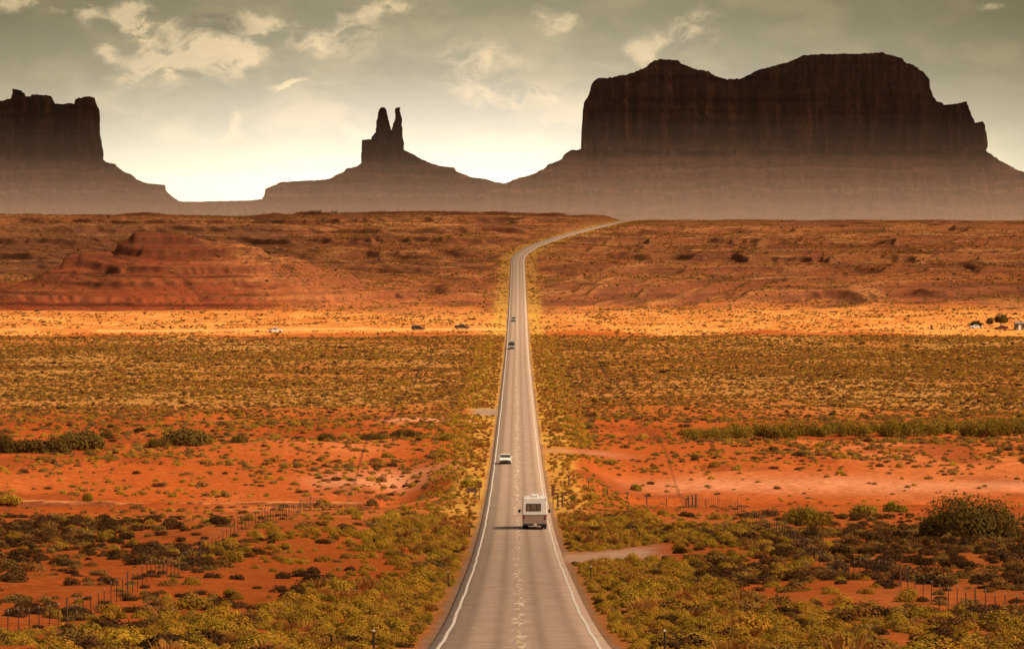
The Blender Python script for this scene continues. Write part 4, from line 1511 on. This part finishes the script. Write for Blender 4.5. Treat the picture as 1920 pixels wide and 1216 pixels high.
# motorhome seen from behind
def motorhome(d, lane):
    loc, sl = on_road(d, lane)
    t = empty('motorhome', loc)
    t.rotation_euler = (sl, 0, 0)
    W_, L_ = 2.52, 7.8
    # upper white shell: rounded corners, leaning slightly inward
    def shell(z0, z1, w0, w1, mat, name, y0=0.0, y1=L_, bev=0.14, lift=0.0):
        bm = bmesh.new()
        bmesh.ops.create_cube(bm, size=1)
        for p in bm.verts:
            hi = p.co.z > 0
            w = w1 if hi else w0
            p.co = Vector((p.co.x * w, y0 + (p.co.y + 0.5) * (y1 - y0), z1 if hi else z0))
        ed = [e for e in bm.edges if abs((e.verts[0].co - e.verts[1].co).normalized().z) > 0.8 or (min(e.verts[0].co.z, e.verts[1].co.z) > z1 - 0.01 and lift)]
        bmesh.ops.bevel(bm, geom=ed, offset=bev, segments=4, affect='EDGES', profile=0.5)
        me = bpy.data.meshes.new(name)
        bm.to_mesh(me)
        bm.free()
        me.materials.append(mat)
        o = bpy.data.objects.new(name, me)
        col.objects.link(o)
        o.parent = t
        return o
    shell(1.52, 3.22, W_, W_ - 0.10, MATS['white_paint'], 'upper_shell', 0.0, L_, 0.12, 1)
    shell(0.50, 1.517, W_ - 0.10, W_ - 0.006, MATS['beige_paint'], 'lower_panel', 0.01, L_ - 0.6, 0.10)
    m = MB()
    m.box((0, -0.0, 1.50), (W_ + 0.03, 0.05, 0.05))
    m.build('trim_strip', MATS['galvanised'], t)
    wf = MB()
    wx, wz, ww, wh = -0.12, 2.25, 1.42, 0.66
    for (cx, cz, sx, sz_) in ((wx, wz + wh / 2, ww + 0.08, 0.07), (wx, wz - wh / 2, ww + 0.08, 0.07), (wx - ww / 2, wz, 0.07, wh - 0.07), (wx + ww / 2, wz, 0.07, wh - 0.07),
                              (wx - ww * 0.20, wz, 0.08, wh - 0.07), (wx + ww * 0.20, wz, 0.08, wh - 0.07)):
        wf.box((cx, -0.012, cz), (sx, 0.05, sz_))
    fr = wf.build('rear_window', MATS['black_plastic'], t)
    for cx, sx in ((wx - ww * 0.345, 0.33), (wx, 0.48), (wx + ww * 0.345, 0.33)):
        g_ = MB()
        g_.box((cx, -0.008, wz), (sx, 0.03, wh - 0.08))
        g_.build('pane', MATS['tinted_glass'], fr)
    for s_ in (-1, 1):
        q = MB()
        q.box((s_ * (W_ / 2 - 0.20), -0.02, 1.25), (0.13, 0.07, 0.36), bev=0.02)
        q.build('tail_light', MATS['red_lens'], t)
        q = MB()
        q.box((s_ * (W_ / 2 + 0.27), L_ - 0.4, 1.66), (0.22, 0.12, 0.34), bev=0.03)
        mi = q.build('mirror', MATS['black_plastic'], t)
        q = MB()
        q.tube([(s_ * (W_ / 2 - 0.1), L_ - 0.4, 1.72), (s_ * (W_ / 2 + 0.22), L_ - 0.4, 1.72)], 0.025, 6)
        q.build('bracket', MATS['black_plastic'], mi)
        q = MB()
        q.box((s_ * (W_ / 2 - 0.10), -0.02, 3.10), (0.10, 0.04, 0.05))
        q.build('marker_lamp', MATS['red_lens'], t)
        for yy in (1.9, L_ - 1.2):
            for k_ in ((0.0, 0.30) if yy < 3 else (0.0,)):
                wheel(t, s_ * (W_ / 2 - 0.20 - k_), yy, 0.40, 0.25, s_)
        q = MB()
        q.box((s_ * (W_ / 2 - 0.30), 1.30, 0.42), (0.52, 0.03, 0.52))
        q.build('mud_flap', MATS['black_rubber'], t)
    q = MB()
    q.box((0, 0.02, 0.50), (W_ - 0.10, 0.16, 0.20), bev=0.03)
    q.build('bumper', MATS['black_plastic'], t)
    q = MB()
    q.box((0, 3.2, 0.58), (1.7, 6.0, 0.22))
    q.tube([(-0.5, 0.3, 0.38), (-0.5, 3, 0.38)], 0.05, 8)
    q.build('chassis', MATS['black_plastic'], t)
    q = MB()
    q.box((0.05, -0.07, 0.52), (0.32, 0.02, 0.15))
    q.build('licence_plate', MATS['reflector'], t)
    # roof gear
    ac = MB()
    ac.box((-0.02, 1.3, 3.41), (0.86, 0.95, 0.36), taper=0.88, bev=0.06)
    a_ = ac.build('air_conditioner', MATS['white_paint'], t)
    for s_ in (-1, 0, 1):
        q = MB()
        q.box((-0.02 + s_ * 0.22, 0.835, 3.36), (0.12, 0.03, 0.10))
        q.build('grille', MATS['galvanised'], a_)
    q = MB()
    q.box((0.75, 2.4, 3.30), (0.42, 0.42, 0.16), bev=0.03)
    q.build('roof_vent', MATS['white_paint'], t)
    q = MB()
    q.tube([(-1.0, 1.0, 3.3), (-1.0, 5.8, 3.3)], 0.03, 6)
    q.tube([(-1.0, 1.0, 3.2), (-1.0, 1.0, 3.3)], 0.025, 6)
    q.tube([(-1.0, 5.8, 3.2), (-1.0, 5.8, 3.3)], 0.025, 6)
    q.build('roof_rail', MATS['steel'], t)
    # cab
    m = MB()
    m.prism([(L_ - 0.62, 0.45), (L_ - 0.62, 1.5), (L_ + 0.2, 1.5), (L_ + 1.1, 1.15), (L_ + 1.25, 0.9), (L_ + 1.25, 0.45)], -1.0, 1.0, inset=lambda y, z: 0.06 * max(0, z - 1.0))
    m.build('cab', MATS['beige_paint'], t)
    tag(t, 'white and tan motorhome driving away in the right lane', 'motorhome')


motorhome(391, 1.80)


# ------------------------------------------------------------------ fences, signs and posts
def hz(x, d):
    return float(height(np.array([float(x)]), np.array([float(d)]))[0])


def fence(label, pts, hs=1.38, rad=0.024, thick_every=9, wires=4, name='wire_fence', seed=0):
    """pts: ordered (x, d) of the posts, nearest first"""
    r = random.Random(seed)
    x0, d0 = pts[0]
    t = empty(name, (x0, d0, hz(x0, d0)))
    base = Vector(t.location)
    far = MB()
    tops = []
    for i, (x, d) in enumerate(pts):
        z = hz(x, d)
        thick = i % thick_every == 0
        rr = rad * 1.8 if thick else rad
        h = hs * r.uniform(0.93, 1.06) * (1.1 if thick else 1)
        lean = (r.uniform(-.04, .04), r.uniform(-.04, .04))
        p = Vector((x, d, z)) - base
        seq = [p + Vector((0, 0, -0.3)), p + Vector((lean[0], lean[1], h))]
        tops.append((p, h))
        if i < 98:
            m = MB()
            m.tube(seq, rr, 7)
            po = m.build('post', MATS['weathered_wood'] if thick else MATS['rusty_steel'], t)
            if not thick:
                m = MB()
                m.tube([seq[1] - Vector((0, 0, 0.14)), seq[1] + Vector((0, 0, 0.01))], rr * 1.12, 7)
                m.build('painted_tip', MATS['galvanised'], po)
        else:
            far.tube(seq, 0.022, 5)
    if far.v:
        tag(far.build('posts', MATS['rusty_steel'], t), kind='stuff')
    wm = MB()
    for k in range(wires):
        f = 0.28 + 0.66 * k / (wires - 1)
        for (p, h), (p2, h2) in zip(tops[:110], tops[1:111]):
            wm.tube([p + Vector((0, 0, h * f)), p2 + Vector((0, 0, h2 * f))], 0.0025, 3)
    wm.build('wire', MATS['galvanised'], t)
    tag(t, label, 'fence')
    return t


lp = [(-24.0 + 0.5 * math.sin(i * 0.13), 172 + i * 3.7) for i in range(300)]
fence('wire fence on thin dark posts running away left of the road', lp, seed=1)
rp = [(24.5 + 0.5 * math.sin(i * 0.11 + 1), 172 + i * 4.1) for i in range(270)]
fence('wire fence on thin dark posts running away right of the road', rp, seed=2)
cp_ = [(7.5 + i * 2.55, 512 - i * 0.6) for i in range(8)]
fence('short cross fence over pink sand, right of the motorhome', cp_, 1.5, 0.05, 4, 3, seed=3)

# brace assembly beside the cross fence
X, d, z = px_to_world(1050, 952)
t = empty('fence_brace', (X, d, z))
for dx_ in (-0.25, 0.28):
    m = MB()
    m.tube([(dx_, 0, -0.3), (dx_ + 0.02, 0, 1.7)], 0.10, 8)
    m.build('post', MATS['weathered_wood'], t)
m = MB()
m.tube([(0.3, 0, 1.4), (1.4, 0.2, 0.0)], 0.06, 8)
m.build('diagonal_rail', MATS['weathered_wood'], t)
tag(t, 'pair of wooden posts with a diagonal brace right of the motorhome', 'fence brace')
X, d, z = px_to_world(1299, 951)
t = empty('fence_brace', (X, d, z))
for dx_ in (-0.5, 0.0, 0.45):
    m = MB()
    m.tube([(dx_, dx_ * 0.8, -0.3), (dx_, dx_ * 0.8, 1.5 + dx_ * 0.2)], 0.10, 8)
    m.build('post', MATS['weathered_wood'], t)
m = MB()
m.tube([(-0.5, -0.4, 1.1), (0.45, 0.36, 1.1)], 0.05, 8)
m.build('rail', MATS['weathered_wood'], t)
tag(t, 'cluster of three dark corner posts on the right sand flat', 'fence brace')


def delineator(label, px, dd_, side):
    x = float(road_x(dd_)) + side
    z = hz(x, dd_)
    t = empty('delineator', (x, dd_, z))
    m = MB()
    m.box((0, 0, 0.50), (0.085, 0.05, 1.15), bev=0.01)
    m.build('post', MATS['rusty_steel'], t)
    m = MB()
    m.tube([(0, -0.045, 1.02), (0, 0.045, 1.02)], 0.055, 12)
    m.build('reflector', MATS['reflector'], t)
    tag(t, label, 'roadside post', 'roadside reflector posts')


def at_px(px, py):
    X, d, z = px_to_world(px, py)
    return d, X - float(road_x(d))


for px, py, lab in ((1247, 1232, 'reflector post nearest the viewer on the right verge'), (700, 1232, 'reflector post nearest the viewer on the left verge'),
                    (1108, 1090, 'reflector post on the right verge below the gravel pull-out'), (840, 1102, 'reflector post on the left verge, second from the viewer'),
                    (880, 1005, 'reflector post on the left verge, third from the viewer')):
    dd_, sd_ = at_px(px, py)
    delineator(lab, px, dd_, sd_)


def road_sign(label, px, py, w, h, top, mat, legs=1, name='road_sign'):
    X, d, z = px_to_world(px, py)
    t = empty(name, (X, d, z))
    for i in range(legs):
        xx = 0 if legs == 1 else (-w * 0.33 if i == 0 else w * 0.33)
        m = MB()
        m.box((xx, 0, top / 2 - 0.15), (0.09, 0.09, top + 0.2))
        m.build('post', MATS['weathered_wood'], t)
    m = MB()
    m.box((0, -0.065, top - h / 2), (w, 0.03, h), bev=0.01)
    m.build('panel', mat, t)
    tag(t, label, 'road sign')


road_sign('narrow brown sign on a post right of the motorhome', 1037, 955, 0.40, 1.35, 2.9, MATS['brown_sign'])
road_sign('small brown sign on one post beside the left verge', 899, 938, 0.55, 0.8, 2.3, MATS['brown_sign'])
road_sign('low dark two legged board among bushes left of the road', 885, 936, 1.2, 0.55, 1.4, MATS['weathered_wood'], 2)

# tiny pale house on the rim of the far slope
hx, hd = (627 - 960) / F * 3190, 3190.0
t = empty('house', (hx, hd, hz(hx, hd)), 0.1)
m = MB()
m.box((0, 0, 1.0), (4.6, 4.0, 2.4))
m.build('wall', MATS['plank_wall'], t)
m = MB()
m.prism([(-2.3, 2.15), (0, 3.0), (2.3, 2.15), (2.3, 2.3), (0, 3.15), (-2.3, 2.3)], -2.5, 2.5)
m.build('roof', MATS['tin_roof'], t)
tag(t, 'tiny pale roofed house on the rim of the far slope', 'house')

# ------------------------------------------------------------------ far homestead at the right
X, d, z = px_to_world(1916, 618)
t = empty('shack', (X, d + 2, z), 0.05)
m = MB()
m.box((0, 0, 1.05), (4.2, 3.4, 2.3))
m.build('wall', MATS['plank_wall'], t)
m = MB()
m.prism([(-2.0, 2.2), (0, 2.75), (2.0, 2.2), (2.0, 2.3), (0, 2.87), (-2.0, 2.3)], -2.4, 2.4)
m.build('roof', MATS['tin_roof'], t)
m = MB()
m.box((-0.75, -1.715, 0.85), (0.85, 0.06, 1.9))
m.build('door', MATS['white_paint'], t)
for xx in (-1.6, 0.7):
    m = MB()
    m.box((xx, -1.715, 1.3), (0.7, 0.06, 0.7))
    m.build('window', MATS['dark_glass'], t)
tag(t, 'small plank shack with tin roof cut by the right edge', 'shack')

X, d, z = px_to_world(1747, 618)
t = empty('privy', (X, d, z), 0.1)
m = MB()
m.box((0, 0, 0.75), (0.75, 0.75, 1.55), bev=0.02)
m.build('wall', MATS['brown_sign'], t)
m = MB()
m.prism([(-0.5, 1.5), (0.5, 1.62), (0.5, 1.70), (-0.5, 1.58)], -0.48, 0.48)
m.build('roof', MATS['black_plastic'], t)
m = MB()
m.box((0, -0.39, 0.72), (0.55, 0.03, 1.25))
m.build('door', MATS['weathered_wood'], t)
tag(t, 'narrow dark upright hut standing alone left of the far trees', 'hut')


def table_(label, px, w):
    X, d, z = px_to_world(px, 617.5)
    t = empty('table', (X, d, z))
    m = MB()
    m.box((0, 0, 0.86), (w, 0.9, 0.14))
    m.build('tabletop', MATS['weathered_wood'], t)
    for sx in (-1, 1):
        m = MB()
        m.box((sx * (w / 2 - 0.25), 0, 0.36), (0.32, 0.8, 0.9))
        m.build('leg', MATS['weathered_wood'], t)
    tag(t, label, 'table')


table_('small dark table between the upright hut and the wider table', 1768.5, 1.4)
table_('wider dark table on golden grass left of the low dense tree', 1787.5, 2.1)
